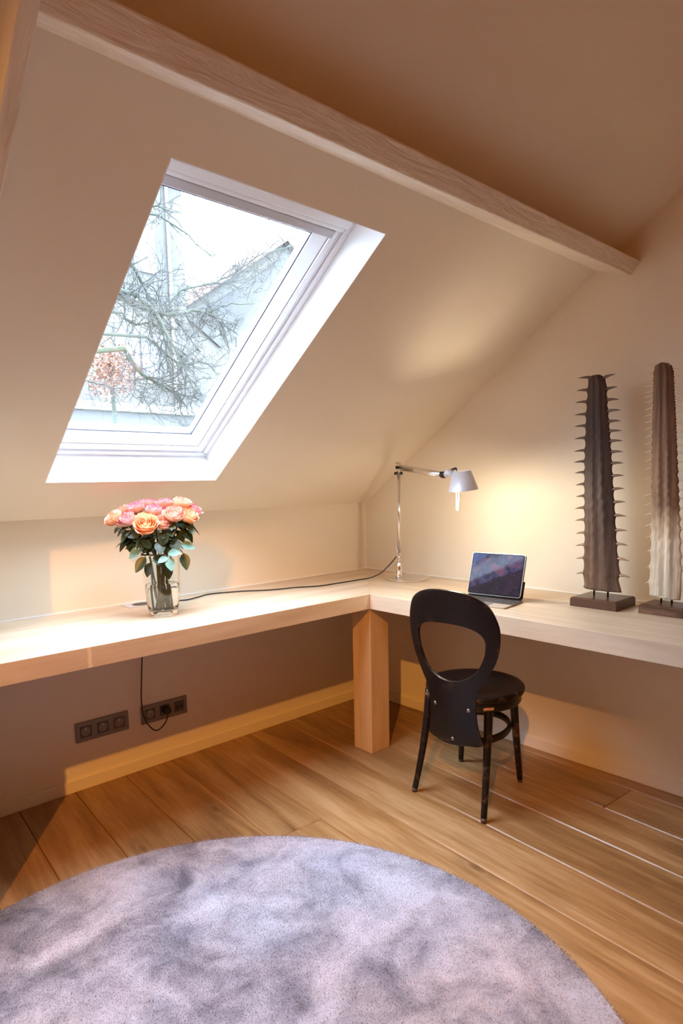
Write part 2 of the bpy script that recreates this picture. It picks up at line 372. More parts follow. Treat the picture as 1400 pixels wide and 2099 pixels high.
def skylight(nm, x0, x1):
    root = bpy.data.objects.new(nm, None); COL.objects.link(root); struct(root, 'pivoting roof window in the sloped ceiling')
    f0 = x0 - 0.012
    u0_, u1_, ut = WU0, WU1, WU1-0.059
    bm = bmesh.new()   # white reveal lining, 3 mm sheets
    e = 0.003
    hexa(bm, [sl(x0, u0_, 0), sl(x1, u0_, 0), sl(x1, u0_+e, 0), sl(x0, u0_+e, 0), sl(x0, u0_, TK), sl(x1, u0_, TK), sl(x1, u0_+e, TK), sl(x0, u0_+e, TK)])
    hexa(bm, [sl(x0, u0_, 0), sl(x0+e, u0_, 0), sl(x0+e, u1_, 0), sl(x0, u1_, 0), sl(x0, u0_, TK), sl(x0+e, u0_, TK), sl(x0+e, u1_, TK), sl(x0, u1_, TK)])
    hexa(bm, [sl(x1-e, u0_, 0), sl(x1, u0_, 0), sl(x1, u1_, 0), sl(x1-e, u1_, 0), sl(x1-e, u0_, TK), sl(x1, u0_, TK), sl(x1, u1_, TK), sl(x1-e, u1_, TK)])
    hexa(bm, [sl(x0, u1_-e, 0), sl(x1, u1_-e, 0), sl(x1, u1_, 0), sl(x0, u1_, 0), sl(x0, ut-e, 0.125), sl(x1, ut-e, 0.125), sl(x1, u1_, 0.125), sl(x0, u1_, 0.125)])
    obj('lining', bm, M_REVEAL, root)
    bm = bmesh.new(); ring_sl(bm, f0, x1, u0_, ut, 0.003, 0.026, 0.125, TK); ring_sl(bm, f0, x1, u0_, ut, 0.0262, 0.034, 0.133, TK)
    obj('window_frame', bm, M_FRAMEW, root, bevel=0.0015)
    bm = bmesh.new(); ring_sl(bm, f0, x1, u0_, ut, 0.040, 0.0615, 0.128, 0.20); ring_sl(bm, f0, x1, u0_, ut, 0.0645, 0.1, 0.133, 0.20, 0.163)
    obj('sash', bm, M_FRAMEW, root, bevel=0.002)
    bm = bmesh.new(); ring_sl(bm, f0, x1, u0_, ut, 0.098, 0.104, 0.166, 0.18); obj('gasket', bm, M_GASKET, root)
    bm = bmesh.new(); slbox(bm, f0+0.1, x1-0.1, u0_+0.1, ut-0.06, 0.172, 0.176); obj('glass', bm, M_PANE, root)
    bm = bmesh.new(); slbox(bm, f0+0.03, x1-0.03, ut-0.030, ut-0.002, 0.112, 0.16); slbox(bm, f0+0.035, x1-0.035, ut-0.047, ut-0.032, 0.118, 0.16)
    obj('ventilation_rail', bm, M_FRAMEW, root, bevel=0.003)
    bm = bmesh.new(); slbox(bm, f0+0.06, x1-0.06, ut-0.076, ut-0.049, 0.120, 0.19); obj('ventilation_flap', bm, M_VENT, root, bevel=0.003)
    bm = bmesh.new()
    for x in (x0+0.018, x1-0.018): cyl(bm, sl(x, u0_+0.022, 0.1235), sl(x, u0_+0.022, 0.128), 0.004, 12)
    obj('screw', bm, M_VENT, root)
    return root
skylight('window_1', WX0, WX1)
skylight('unseen_window_2', VX0, VX1)

# ================================================================== OBJECTS
# measured outlines (metres: along the wall, height) of the two saws and the tree limbs
SAW1_OUT = [(-1.398,1.624),(-1.393,1.612),(-1.391,1.553),(-1.388,1.485),(-1.388,1.394),(-1.388,1.305),(-1.389,1.233),(-1.392,1.125),(-1.396,1.026),(-1.396,0.926),(-1.396,0.859),(-1.4,0.826),(-1.394,0.81),(-1.431,0.807),(-1.465,0.805),(-1.503,0.806),(-1.556,0.808),(-1.546,0.842),(-1.54,0.862),(-1.547,0.882),(-1.537,0.937),(-1.529,0.995),(-1.52,1.101),(-1.509,1.206),(-1.497,1.336),(-1.488,1.419),(-1.475,1.528),(-1.47,1.595),(-1.461,1.616),(-1.444,1.631),(-1.431,1.637),(-1.414,1.634)]
SAW1_L = [((-1.398,1.625),(-1.355,1.628)),((-1.39,1.579),(-1.351,1.581)),((-1.39,1.535),(-1.346,1.536)),((-1.388,1.488),(-1.344,1.489)),((-1.389,1.444),(-1.345,1.445)),((-1.388,1.398),(-1.346,1.397)),((-1.388,1.35),(-1.346,1.348)),((-1.388,1.308),(-1.347,1.306)),((-1.389,1.266),(-1.351,1.264)),((-1.389,1.22),(-1.357,1.217)),((-1.39,1.174),(-1.359,1.171)),((-1.392,1.128),(-1.356,1.124)),((-1.394,1.081),(-1.358,1.077)),((-1.396,1.03),(-1.363,1.026)),((-1.396,0.982),(-1.362,0.977)),((-1.396,0.931),(-1.365,0.925)),((-1.396,0.871),(-1.368,0.865))]
SAW1_R = [((-1.46,1.618),(-1.503,1.624)),((-1.472,1.574),(-1.512,1.577)),((-1.475,1.533),(-1.519,1.531)),((-1.48,1.493),(-1.528,1.491)),((-1.484,1.453),(-1.529,1.452)),((-1.488,1.417),(-1.533,1.416)),((-1.491,1.38),(-1.538,1.379)),((-1.497,1.339),(-1.541,1.339)),((-1.501,1.297),(-1.543,1.297)),((-1.505,1.25),(-1.548,1.251)),((-1.509,1.2),(-1.551,1.203)),((-1.514,1.151),(-1.557,1.153)),((-1.52,1.101),(-1.562,1.099)),((-1.525,1.045),(-1.567,1.046)),((-1.53,0.993),(-1.572,0.99)),((-1.537,0.937),(-1.579,0.932)),((-1.547,0.874),(-1.585,0.87))]
SAW2_OUT = [(-1.63,1.639),(-1.625,1.622),(-1.627,1.529),(-1.628,1.43),(-1.63,1.33),(-1.633,1.229),(-1.637,1.076),(-1.639,0.973),(-1.638,0.895),(-1.639,0.803),(-1.673,0.802),(-1.693,0.797),(-1.717,0.798),(-1.755,0.8),(-1.757,0.84),(-1.752,0.931),(-1.742,1.055),(-1.727,1.228),(-1.711,1.424),(-1.7,1.545),(-1.695,1.608),(-1.689,1.628),(-1.675,1.643),(-1.656,1.648),(-1.641,1.647)]
SAW2_L = [((-1.629,1.637),(-1.605,1.636)),((-1.626,1.613),(-1.599,1.612)),((-1.627,1.591),(-1.596,1.59)),((-1.627,1.57),(-1.598,1.569)),((-1.628,1.548),(-1.597,1.547)),((-1.628,1.532),(-1.597,1.531)),((-1.628,1.514),(-1.601,1.512)),((-1.629,1.489),(-1.601,1.487)),((-1.629,1.467),(-1.604,1.465)),((-1.629,1.443),(-1.605,1.441)),((-1.63,1.419),(-1.606,1.416)),((-1.63,1.391),(-1.607,1.388)),((-1.631,1.364),(-1.605,1.361)),((-1.631,1.336),(-1.605,1.333)),((-1.632,1.304),(-1.606,1.3)),((-1.633,1.274),(-1.609,1.271)),((-1.634,1.242),(-1.61,1.237)),((-1.635,1.21),(-1.61,1.205)),((-1.636,1.178),(-1.611,1.174)),((-1.637,1.144),(-1.611,1.139)),((-1.638,1.108),(-1.614,1.103)),((-1.639,1.067),(-1.615,1.061)),((-1.639,1.023),(-1.619,1.018)),((-1.64,0.972),(-1.626,0.966)),((-1.64,0.914),(-1.629,0.909)),((-1.64,0.855),(-1.627,0.849))]
SAW2_R = [((-1.665,1.633),(-1.684,1.634)),((-1.691,1.616),(-1.717,1.611)),((-1.694,1.595),(-1.72,1.589)),((-1.696,1.574),(-1.722,1.567)),((-1.698,1.551),(-1.723,1.544)),((-1.7,1.529),(-1.725,1.522)),((-1.702,1.509),(-1.727,1.502)),((-1.704,1.488),(-1.729,1.482)),((-1.705,1.47),(-1.731,1.463)),((-1.707,1.449),(-1.733,1.443)),((-1.709,1.426),(-1.735,1.42)),((-1.711,1.403),(-1.737,1.397)),((-1.713,1.378),(-1.739,1.373)),((-1.715,1.353),(-1.741,1.347)),((-1.718,1.326),(-1.743,1.321)),((-1.72,1.294),(-1.746,1.289)),((-1.723,1.265),(-1.748,1.26)),((-1.726,1.23),(-1.751,1.226)),((-1.729,1.196),(-1.754,1.192)),((-1.731,1.164),(-1.757,1.16)),((-1.734,1.131),(-1.759,1.128)),((-1.737,1.094),(-1.763,1.091)),((-1.74,1.057),(-1.766,1.054)),((-1.744,1.012),(-1.769,1.01)),((-1.748,0.962),(-1.773,0.96)),((-1.751,0.912),(-1.777,0.911))]
BRANCHES = {'A':[(-0.031,3.095),(0.144,3.051),(0.395,2.98),(0.708,2.968),(0.991,3.051),(1.223,3.023),(1.31,2.945)],'B':[(0.036,3.064),(0.263,3.09),(0.444,2.951),(0.611,2.692),(0.758,2.419),(0.874,2.172)],'C':[(0.195,2.57),(0.359,2.403),(0.563,2.328),(0.803,2.226),(0.911,2.125)],'D':[(0.425,3.857),(0.551,3.857),(0.781,3.76),(0.939,3.655),(1.145,3.568)],'E':[(1.818,4.37),(1.913,4.282),(2.076,4.141),(2.246,3.994)],'F':[(0.599,2.928),(0.803,3.199),(1.003,3.283),(1.242,3.386),(1.492,3.524),(1.757,3.731),(2.031,3.867),(2.317,3.983)],'G':[(0.284,3.422),(0.391,3.309),(0.508,3.147),(0.575,2.971),(0.665,2.699),(0.676,2.411)],'H':[(1.136,3.06),(1.351,3.154),(1.602,3.174)],'I':[(1.47,4.326),(1.418,4.146),(1.522,4.132),(1.591,4.025),(1.692,4.003)],'J':[(0.456,3.954),(0.608,3.948),(0.682,3.875)],'K':[(0.43,2.716),(0.633,2.599),(0.847,2.502),(1.08,2.552),(1.314,2.423)],'L':[(-0.181,2.237),(0.051,2.212),(0.398,2.194),(0.538,1.914)],'M':[(0.193,2.911),(0.336,2.842),(0.599,2.928),(0.688,3.084),(0.619,3.26),(0.462,3.231)]}

# ------------------------------------------------------------------ corner desk
DL, DR, TT, H = 0.618, 0.592, 0.068, 0.75
desk = thing('corner_desk', 'thick pale oak worktop running round the corner under the roof window', 'desk', (-DR, -DL, 0))
bm = bmesh.new()
prism(bm, [(-2.20, -0.001), (-2.20, -DL), (-DR, -DL), (-0.001, -0.001)], 'Z', H-TT, H)
nd_, bs = nd, None
# butt joint showing as a paler line across the front edge
tcj = nd.new('ShaderNodeNewGeometry'); sp = nd.new('ShaderNodeSeparateXYZ'); nd.link(tcj.outputs['Position'], sp.inputs[0])
wob = nd.noise(tcj.outputs['Position'], 60, 2)
dx = nd.math('ABSOLUTE', nd.math('ADD', nd.math('ADD', sp.outputs['X'], 1.832), nd.math('MULTIPLY', wob, 0.012)))
jm = nd.math('LESS_THAN', dx, 0.006)
front = nd.math('LESS_THAN', sp.outputs['Z'], H-0.001)
nd.color(nd.mix(nd.math('MULTIPLY', nd.math('MULTIPLY', jm, front), 0.55), cd, (0.86, 0.76, 0.55)))
objw('desktop', bm, M_DESK, desk, bevel=0.0015)
bm = bmesh.new(); prism(bm, [(-0.001, -0.001), (-DR, -DL), (-DR, -3.4), (-0.001, -3.4)], 'Z', H-TT, H)
objw('desktop', bm, M_DESKY, desk, bevel=0.0015)
bm = bmesh.new(); box(bm, (-DR+0.005, -DL+0.005, 0.0), (-DR+0.005+0.1175, -DL+0.005+0.1175, H-TT)); objw('leg', bm, M_POST, desk, bevel=0.002)

# ------------------------------------------------------------------ shaggy round rug
def rug():
    m = mat('silver_grey_pile', (0.5, 0.47, 0.52), 0.95, Sheen_Weight=0.4); n = N(m); v0 = n.coord(); of = n.new('ShaderNodeVectorMath', operation='ADD'); n.link(v0, of.inputs[0]); of.inputs[1].default_value = (5.37, 2.2, 0.0); v = of.outputs[0]
    wv = n.new('ShaderNodeVectorMath', operation='ADD'); n.link(v, wv.inputs[0])
    nt = n.new('ShaderNodeTexNoise'); nt.inputs['Scale'].default_value = 3; n.link(v, nt.inputs['Vector'])
    sc_ = n.new('ShaderNodeVectorMath', operation='SCALE'); n.link(nt.outputs['Color'], sc_.inputs[0]); sc_.inputs['Scale'].default_value = 0.5; n.link(sc_.outputs[0], wv.inputs[1])
    big = n.noise(wv.outputs[0], 3.3, 5, 0.6, 0.3); fine = n.noise(v, 260, 3, 0.7); med = n.noise(v, 9, 5, 0.7, 0.5)
    f = n.math('ADD', n.math('MULTIPLY', big, 0.62), n.math('ADD', n.math('MULTIPLY', med, 0.26), n.math('MULTIPLY', fine, 0.12)))
    c = n.ramp(f, [(0.38, (0.10, 0.10, 0.13)), (0.45, (0.22, 0.215, 0.26)), (0.51, (0.34, 0.335, 0.385)), (0.61, (0.50, 0.49, 0.555))])
    hue = n.noise(v, 1.7, 3, 0.5)
    n.color(n.mix(1.0, c, n.ramp(hue, [(0.40, (0.92, 0.98, 1.12)), (0.62, (1.06, 0.97, 1.0))]), 'MULTIPLY'))
    M_ = m
    root = bpy.data.objects.new('round_rug', None)
    bm = bmesh.new(); R = 0.925; rnd = random.Random(3)
    cx, cy = -1.971, -1.518
    prof = [(0.0, 0.011), (R-0.03, 0.011), (R-0.008, 0.010), (R, 0.004), (R-0.002, 0.0005), (0.0, 0.0005)]
    lathe(bm, prof, 256, Matrix.Translation((cx, cy, 0)))
    o = obj('round_rug', bm, M_, None)
    tag(o, 'large round mottled silver grey shaggy rug on the floorboards', 'rug')
    # pile: short leaning tufts
    bm = bmesh.new(); lay = None
    verts = []; faces = []
    N_T = 300000
    for _ in range(N_T):
        a = rnd.uniform(0, 2*PI); r = R*math.sqrt(rnd.random())
        x, y = cx+r*cos(a), cy+r*sin(a)
        # only the part of the rug the picture and a step aside can see
        if y < -2.55 and x < -2.2: continue
        if x < -2.75: continue
        wdt = rnd.uniform(0.0007, 0.0015); hh = rnd.uniform(0.002, 0.0055); th = rnd.uniform(0, PI*2)
        lx, ly = rnd.gauss(0, 0.0026), rnd.gauss(0, 0.0026)
        dx_, dy_ = cos(th)*wdt, sin(th)*wdt
        i = len(verts)
        verts += [(x-dx_, y-dy_, 0.0095), (x+dx_, y+dy_, 0.0095), (x+lx, y+ly, 0.0095+hh)]
        faces.append((i, i+1, i+2))
    me = bpy.data.meshes.new('pile'); me.from_pydata(verts, [], faces); me.materials.append(M_)
    p = bpy.data.objects.new('pile', me); COL.objects.link(p); p.parent = o; p['kind'] = 'stuff'
rug()

# ------------------------------------------------------------------ black bentwood chair with oval hole in its back
def chair():
    C = Vector((-0.548, -1.136, 0)); yaw = radians(7)
    t = thing('bentwood_chair', 'worn black bentwood chair with oval hole in its curved back', 'chair', C, yaw)
    m = mat('black_lacquer', (0.008, 0.006, 0.005), 0.34, Specular_IOR_Level=0.28); n = N(m); v = n.coord()
    geo = n.new('ShaderNodeNewGeometry')
    wear = n.math('MULTIPLY', n.ramp(geo.outputs['Pointiness'], [(0.50, (0, 0, 0)), (0.56, (1, 1, 1))]), n.ramp(n.noise(v, 18, 5, 0.7), [(0.55, (0, 0, 0)), (0.70, (0.8, 0.8, 0.8))]))
    n.color(n.mix(wear, n.ramp(n.noise(v, 6, 4), [(0.35, (0.006, 0.004, 0.004)), (0.7, (0.012, 0.008, 0.007))]), (0.22, 0.12, 0.07)))
    n.bump(n.noise(v, 40, 3), 0.04, 0.002)
    metal = mat('dull_steel_bolt', (0.28, 0.26, 0.24), 0.4, 1.0)
    worn = mat('worn_wood_foot', (0.07, 0.035, 0.025), 0.6)
    inv = (Matrix.Translation(C) @ Matrix.Rotation(yaw, 4, 'Z')).inverted()
    L = lambda *p: inv @ Vector(p)
    # backrest: x backwards is negative; built in (w, h) and bent
    HW = [(0.256, 0.093), (0.262, 0.110), (0.273, 0.114), (0.30, 0.105), (0.34, 0.098), (0.38, 0.096), (0.43, 0.096), (0.47, 0.104), (0.51, 0.126), (0.54, 0.143), (0.59, 0.168), (0.64, 0.182), (0.69, 0.187), (0.73, 0.185), (0.78, 0.169), (0.81, 0.149), (0.832, 0.118), (0.845, 0.085), (0.852, 0.045)]
    IN = [(0.505, 0.02), (0.513, 0.05), (0.535, 0.088), (0.565, 0.112), (0.61, 0.132), (0.65, 0.139), (0.68, 0.137), (0.702, 0.121), (0.718, 0.092), (0.727, 0.05)]
    out = catmull([(w_, h, 0) for h, w_ in HW] + [(0, 0.854, 0)] + [(-w_, h, 0) for h, w_ in reversed(HW)], 5) + [Vector((0, 0.252, 0))]
    inn = catmull([(w_, h, 0) for h, w_ in IN] + [(0, 0.730, 0)] + [(-w_, h, 0) for h, w_ in reversed(IN)] + [(0, 0.503, 0)], 8, True)
    c0 = Vector((0, 0.62, 0))
    def cast(poly, d):
        best = None
        for a, b_ in zip(poly, poly[1:]+poly[:1]):
            e = b_-a; den = d.x*e.y - d.y*e.x
            if abs(den) < 1e-9: continue
            q = a-c0; tt = (q.x*e.y-q.y*e.x)/den; s_ = (q.x*d.y-q.y*d.x)/den
            if tt > 0 and -1e-6 <= s_ <= 1+1e-6 and (best is None or tt < best): best = tt
        return c0 + d*best
    dense = []
    for a, b_ in zip(out, out[1:]+out[:1]):
        k = max(1, int((b_-a).length/0.012))
        for q in range(k): dense.append(a.lerp(b_, q/k))
    K = 9; TH = 0.011
    def bend(w_, h, s_):
        base = -0.194 + 1.5*w_*w_ - math.tan(radians(7))*(h*0.985-0.40)
        if h < 0.40: base += 0.0
        nrm = Vector((1, -3.0*w_, math.tan(radians(10)))).normalized()
        return Vector((base, w_-0.024, 0.413+(h-0.4)*0.985)) + nrm*(s_*TH/2)
    bm = bmesh.new(); F, B = [], []
    for p in dense:
        h_ = cast(inn, (p-c0).normalized()); F.append([]); B.append([])
        for k in range(K+1):
            q = h_.lerp(p, k/K); F[-1].append(bm.verts.new(bend(q.x, q.y, 1))); B[-1].append(bm.verts.new(bend(q.x, q.y, -1)))
    nn = len(dense)
    for i in range(nn):
        j = (i+1) % nn
        for k in range(K):
            bm.faces.new((F[i][k], F[i][k+1], F[j][k+1], F[j][k])); bm.faces.new((B[i][k], B[j][k], B[j][k+1], B[i][k+1]))
        bm.faces.new((F[i][0], F[j][0], B[j][0], B[i][0])); bm.faces.new((F[i][K], B[i][K], B[j][K], F[j][K]))
    o = obj('backrest', bm, m, t, smooth=True, bevel=0.003, seg=3)
    for f in o.data.polygons: f.use_smooth = True
    for w_, h in ((0.070, 0.40), (-0.070, 0.40), (0.0, 0.271)):
        p = bend(w_, h, -1); nrm = Vector((-1, 3.0*w_, -0.12)).normalized(); bm = bmesh.new()
        M_ = Matrix.Translation(p) @ nrm.to_track_quat('Z', 'Y').to_matrix().to_4x4()
        lathe(bm, [(0, 0.0035), (0.004, 0.0033), (0.0065, 0.0022), (0.0075, 0.0), (0.0075, -0.003)], 16, M_)
        obj('bolt', bm, metal, o, smooth=True)
    # seat
    bm = bmesh.new()
    lathe(bm, [(0, 0.428), (0.10, 0.430), (0.165, 0.4355), (0.186, 0.440), (0.196, 0.4395), (0.2005, 0.435), (0.2015, 0.425), (0.198, 0.416), (0.190, 0.413), (0, 0.413)], 72)
    for v_ in bm.verts: v_.co.y = v_.co.y*0.95 - 0.010; v_.co.x = v_.co.x*0.965 + 0.009; v_.co.z += 0.011
    obj('seat', bm, m, t, smooth=True)
    bm = bmesh.new(); lathe(bm, [(0.188, 0.414), (0.189, 0.385), (0.186, 0.381), (0.166, 0.381), (0.164, 0.385), (0.164, 0.414)], 64)
    for v_ in bm.verts: v_.co.y = v_.co.y*0.95 - 0.010; v_.co.x = v_.co.x*0.965 + 0.009; v_.co.z += 0.011
    obj('seat_frame', bm, m, t, smooth=True)
    LEG = {'RR': ((-0.630, -1.275), (-0.718, -1.317), 0.008), 'RL': ((-0.655, -1.012), (-0.717, -0.982), 0.010), 'FR': ((-0.448, -1.262), (-0.343, -1.235), 0.0), 'FL': ((-0.430, -1.010), (-0.359, -0.945), 0.0)}
    for kx, (a, b_, bow) in LEG.items():
        pts, rad = [], []
        for i in range(15):
            s_ = i/14; e = s_*s_*0.55 + s_*0.45 if kx[0] == 'R' else s_*0.85 + 0.15*s_*s_
            p = L(a[0]+(b_[0]-a[0])*e, a[1]+(b_[1]-a[1])*e, 0.422*(1-s_)); pts.append(p)
            rad.append(0.0175 - 0.0065*s_ - (0.0015 if i == 14 else 0))
        bm = bmesh.new(); tube(bm, pts[:-2] + [pts[-2].lerp(pts[-1], 0.5)], rad[:-2]+[rad[-2]], 14)
        lg = obj('leg', bm, m, t, smooth=True, bevel=0.0)
        bm = bmesh.new(); tube(bm, [pts[-2].lerp(pts[-1], 0.5), pts[-1]], [rad[-2], rad[-1]], 14); obj('foot', bm, worn, lg, smooth=True, label='worn bare wood foot')
    ctr = L(-0.537, -1.135, 0.268)
    bm = bmesh.new(); ringp = [ctr + Vector((cos(2*PI*k/64)*0.176, sin(2*PI*k/64)*0.135, 0)) for k in range(65)]
    rr = tube(bm, ringp, [(0.016, 0.0085)]*65, 10, cap=False, flat=(0, 0, 1)); bmesh.ops.remove_doubles(bm, verts=bm.verts, dist=1e-4)
    obj('stretcher_ring', bm, m, t, smooth=True)
    # small paper label on the seat frame
    tag_m = mat('label_strip', (0.50, 0.30, 0.20), 0.6); nt_ = N(tag_m)
    nt_.color(nt_.ramp(nt_.noise(nt_.coord((1, 1, 3)), 180, 2), [(0.42, (0.20, 0.09, 0.06)), (0.52, (0.56, 0.36, 0.26))]))
    bm = bmesh.new(); a0 = math.atan2(*(lambda q: (q.y, q.x))(L(-0.662, -1.285, 0)))
    for s_ in range(6):
        A = []
        for r_ in (0.1892, 0.1905):
            for z in (0.401, 0.412):
                for da in (s_-3, s_-2):
                    aa = a0 + da*0.036; A.append(Vector((r_*cos(aa)*0.965 + 0.009, r_*sin(aa)*0.95 - 0.010, z)))
        hexa(bm, [A[0], A[1], A[5], A[4], A[2], A[3], A[7], A[6]])
    obj('label_strip', bm, tag_m, t, label='small reddish label strip on the seat frame')
chair()

# ------------------------------------------------------------------ articulated desk lamp
M_ALU = mat('polished_aluminium', (0.80, 0.79, 0.78), 0.18, 1.0)
M_ALUM = mat('satin_aluminium', (0.84, 0.86, 0.93), 0.42, 0.25)
M_DARK = mat('black_plastic', (0.015, 0.014, 0.014), 0.4)
M_CORD = mat('black_rubber_cord', (0.02, 0.015, 0.014), 0.5)
def desk_lamp():
    bx, by = -0.160, -0.457
    t = thing('desk_lamp', 'aluminium articulated desk lamp with lit bulb in the desk corner', 'lamp', (bx, by, H))
    bm = bmesh.new(); lathe(bm, [(0, 0.0), (0.110, 0.0), (0.113, 0.003), (0.113, 0.009), (0.111, 0.0115), (0.106, 0.012), (0, 0.012)], 64, Matrix.Translation((bx, by, H+0.0004)))
    objw('base', bm, M_ALU, t, smooth=False, bevel=0.001)
    px, py = -0.204, -0.440
    bm = bmesh.new(); lathe(bm, [(0, 0.0), (0.017, 0.0), (0.017, 0.018), (0.0155, 0.02), (0.0155, 0.026), (0.017, 0.028), (0.0165, 0.045), (0.012, 0.078), (0.008, 0.082), (0, 0.082)], 24, Matrix.Translation((px, py, H+0.011)))
    objw('socket', bm, M_ALU, t, smooth=True)
    zt = 1.285; top = Vector((-0.196, -0.437, zt)); low = Vector((px, py, H+0.09)); mid = Vector((px, py, 0.885))
    bm = bmesh.new(); cyl(bm, low, mid + Vector((0, 0, -0.008)), 0.005, 12); objw('stem', bm, M_ALU, t, smooth=True)
    bm = bmesh.new(); cyl(bm, mid+Vector((0, 0, 0.004)), top, 0.0085, 18); objw('lower_arm', bm, M_ALU, t, smooth=True)
    # view-independent side direction of the joints
    d = (Vector((-0.400, -0.895, 1.268)) - Vector((-0.19, -0.43, 1.30))); dh = Vector((d.x, d.y, 0)).normalized(); sd = Vector((0, 0, 1)).cross(dh)
    bm = bmesh.new()
    for z in (0.872, 0.896):
        cyl(bm, Vector((px, py, z)) - sd*0.013, Vector((px, py, z)) + sd*0.013, 0.0045, 12)
    for s_ in (-1, 1):
        cyl(bm, Vector((px, py, 0.872)) + sd*0.0085*s_, Vector((px, py, 0.896)) + sd*0.0085*s_, 0.003, 8)
        cyl(bm, Vector((px, py, 0.884)) + sd*0.0085*s_, Vector((px, py, 0.908)) - dh*0.018 + sd*0.0085*s_, 0.0025, 8)
    cyl(bm, Vector((px, py, 0.908)) - dh*0.018 - sd*0.012, Vector((px, py, 0.908)) - dh*0.018 + sd*0.012, 0.004, 10)
    objw('lower_joint', bm, M_ALU, t, smooth=True)
    # elbow: two knobs, bent lever with pin for the tension wire
    e1 = Vector((-0.196, -0.437, 1.285)) - dh*0.006; e2 = e1 + dh*0.016 + Vector((0, 0, 0.029)); e3 = e1 - dh*0.003 + Vector((0, 0, 0.052)); armA = e1 + dh*0.032 + Vector((0, 0, 0.020))
    bm = bmesh.new()
    for p in (e1, e2, e3): cyl(bm, p - sd*0.011, p + sd*0.011, 0.0035, 10)
    for s_ in (-1, 1):
        o_ = sd*0.008*s_
        tube(bm, [e1+o_, armA+o_], 0.0028, 8); tube(bm, [e2+o_, e3+o_], 0.0025, 8); tube(bm, [e1+o_, e2+o_], 0.0025, 8)
    objw('elbow', bm, M_ALU, t, smooth=True)
    bm = bmesh.new()
    for p in (e1, e2):
        cyl(bm, p - sd*0.020 - sd*0, p - sd*0.011, 0.0075, 14); cyl(bm, p + sd*0.011, p + sd*0.020, 0.0075, 14)
    objw('joint_knob', bm, M_DARK, t, smooth=True)
    armB = Vector((-0.388, -0.862, 1.2705)); armA2 = e2 + dh*0.006
    bm = bmesh.new(); cyl(bm, armA2 - Vector((0, 0, 0.002)), armB, 0.0135, 20); objw('upper_arm', bm, M_ALU, t, smooth=True)
    ad = (armB-armA2).normalized()
    bm = bmesh.new(); cyl(bm, armB, armB+ad*0.020, 0.0138, 20)
    cyl(bm, armB+ad*0.012 - sd*0.016 + Vector((0, 0, 0.008)), armB+ad*0.012 + sd*0.016 + Vector((0, 0, 0.008)), 0.006, 12)
    cyl(bm, armB+ad*0.030 - sd*0.014, armB+ad*0.030 + sd*0.014, 0.0065, 12)
    objw('arm_end', bm, M_DARK, t, smooth=True)
    bm = bmesh.new(); cyl(bm, e3, armB+ad*0.004+Vector((0, 0, 0.016)), 0.0009, 6); objw('tension_wire', bm, M_ALUM, t)
    # head: tilted truncated cone, open above and below
    hc = Vector((-0.394, -0.975, 1.243)); axis = Vector((-0.10, 0.035, 1)).normalized()
    Mh = Matrix.Translation(hc) @ axis.to_track_quat('Z', 'Y').to_matrix().to_4x4()
    bm = bmesh.new(); lathe(bm, [(0.0625, -0.040), (0.0370, 0.040), (0.0362, 0.040), (0.0615, -0.040), (0.0625, -0.040)], 64, Mh)
    sh = objw('lamp_shade', bm, M_ALUM, t, smooth=True)
    bm = bmesh.new(); tube(bm, [armB+ad*0.028, armB+ad*0.045+Vector((0, 0, 0.012)), hc+Vector((0.0, 0.045, 0.030))], [0.010, 0.015, 0.016], 14)
    tube(bm, [hc+Vector((0.0, 0.052, 0.026)), hc+Vector((0.0, 0.034, -0.004))], [0.013, 0.011], 14)
    objw('head_joint', bm, M_ALUM, t, smooth=True)
    bm = bmesh.new(); tube(bm, [hc+Vector((0.004, 0.058, 0.044)), hc+Vector((0.0, 0.036, 0.048))], 0.009, 10); objw('head_switch', bm, M_DARK, t, smooth=True)
    # bulb: slim U-shaped tube hanging below the rim
    cord_ = Vector((-0.315, -0.880, 1.243))
    M_BULB = mat('lit_bulb', (1, 0.9, 0.75), 0.4, Emission_Color=(1.0, 0.82, 0.6, 1), Emission_Strength=18.0)
    bt = Vector((-0.386, -0.943, 1.243))
    bm = bmesh.new(); lathe(bm, [(0, 0.030), (0.011, 0.030), (0.012, 0.0), (0.011, -0.035), (0, -0.035)], 20, Matrix.Translation(bt)); objw('bulb_holder', bm, mat('white_ceramic', (0.8, 0.78, 0.74), 0.4), t, smooth=True)
    bm = bmesh.new(); q = []
    sdb = Vector((0.9, -0.44, 0)).normalized()
    for i in range(6): q.append(bt + sdb*(-0.0062+0.0028*i/5) + Vector((0, 0, -0.034 - 0.085*i/5)))
    q.append(bt + Vector((0, 0, -0.1235)))
    q += [bt + sdb*(0.0062-0.0028*i/5) + Vector((0, 0, -0.034 - 0.085*i/5)) for i in range(5, -1, -1)]
    tube(bm, catmull(q, 4), 0.0017, 8); objw('bulb', bm, M_BULB, t, smooth=True, label='glowing slim bulb')
    lamp('desk_lamp_light', 'POINT', bt + Vector((0.0, -0.018, -0.046)), 6.9, (1.0, 0.86, 0.64), 0.022)
    # cord: joint -> desk -> grommet by the vase -> below the desk -> wall socket
    pts = [(px, py+0.004, 0.902), (-0.212, -0.432, 0.872), (-0.232, -0.395, 0.822), (-0.252, -0.350, 0.778), (-0.290, -0.312, 0.757), (-0.36, -0.298, 0.7535), (-0.475, -0.297, 0.7535), (-0.606, -0.290, 0.7535), (-0.717, -0.236, 0.7535), (-0.828, -0.205, 0.7535), (-0.936, -0.135, 0.7535), (-1.078, -0.080, 0.7535), (-1.153, -0.105, 0.7535), (-1.219, -0.130, 0.7535), (-1.26, -0.120, 0.7535), (-1.33, -0.075, 0.7540), (-1.365, -0.060, 0.7575)]
    bm = bmesh.new(); tube(bm, catmull(pts, 6), 0.0029, 8)
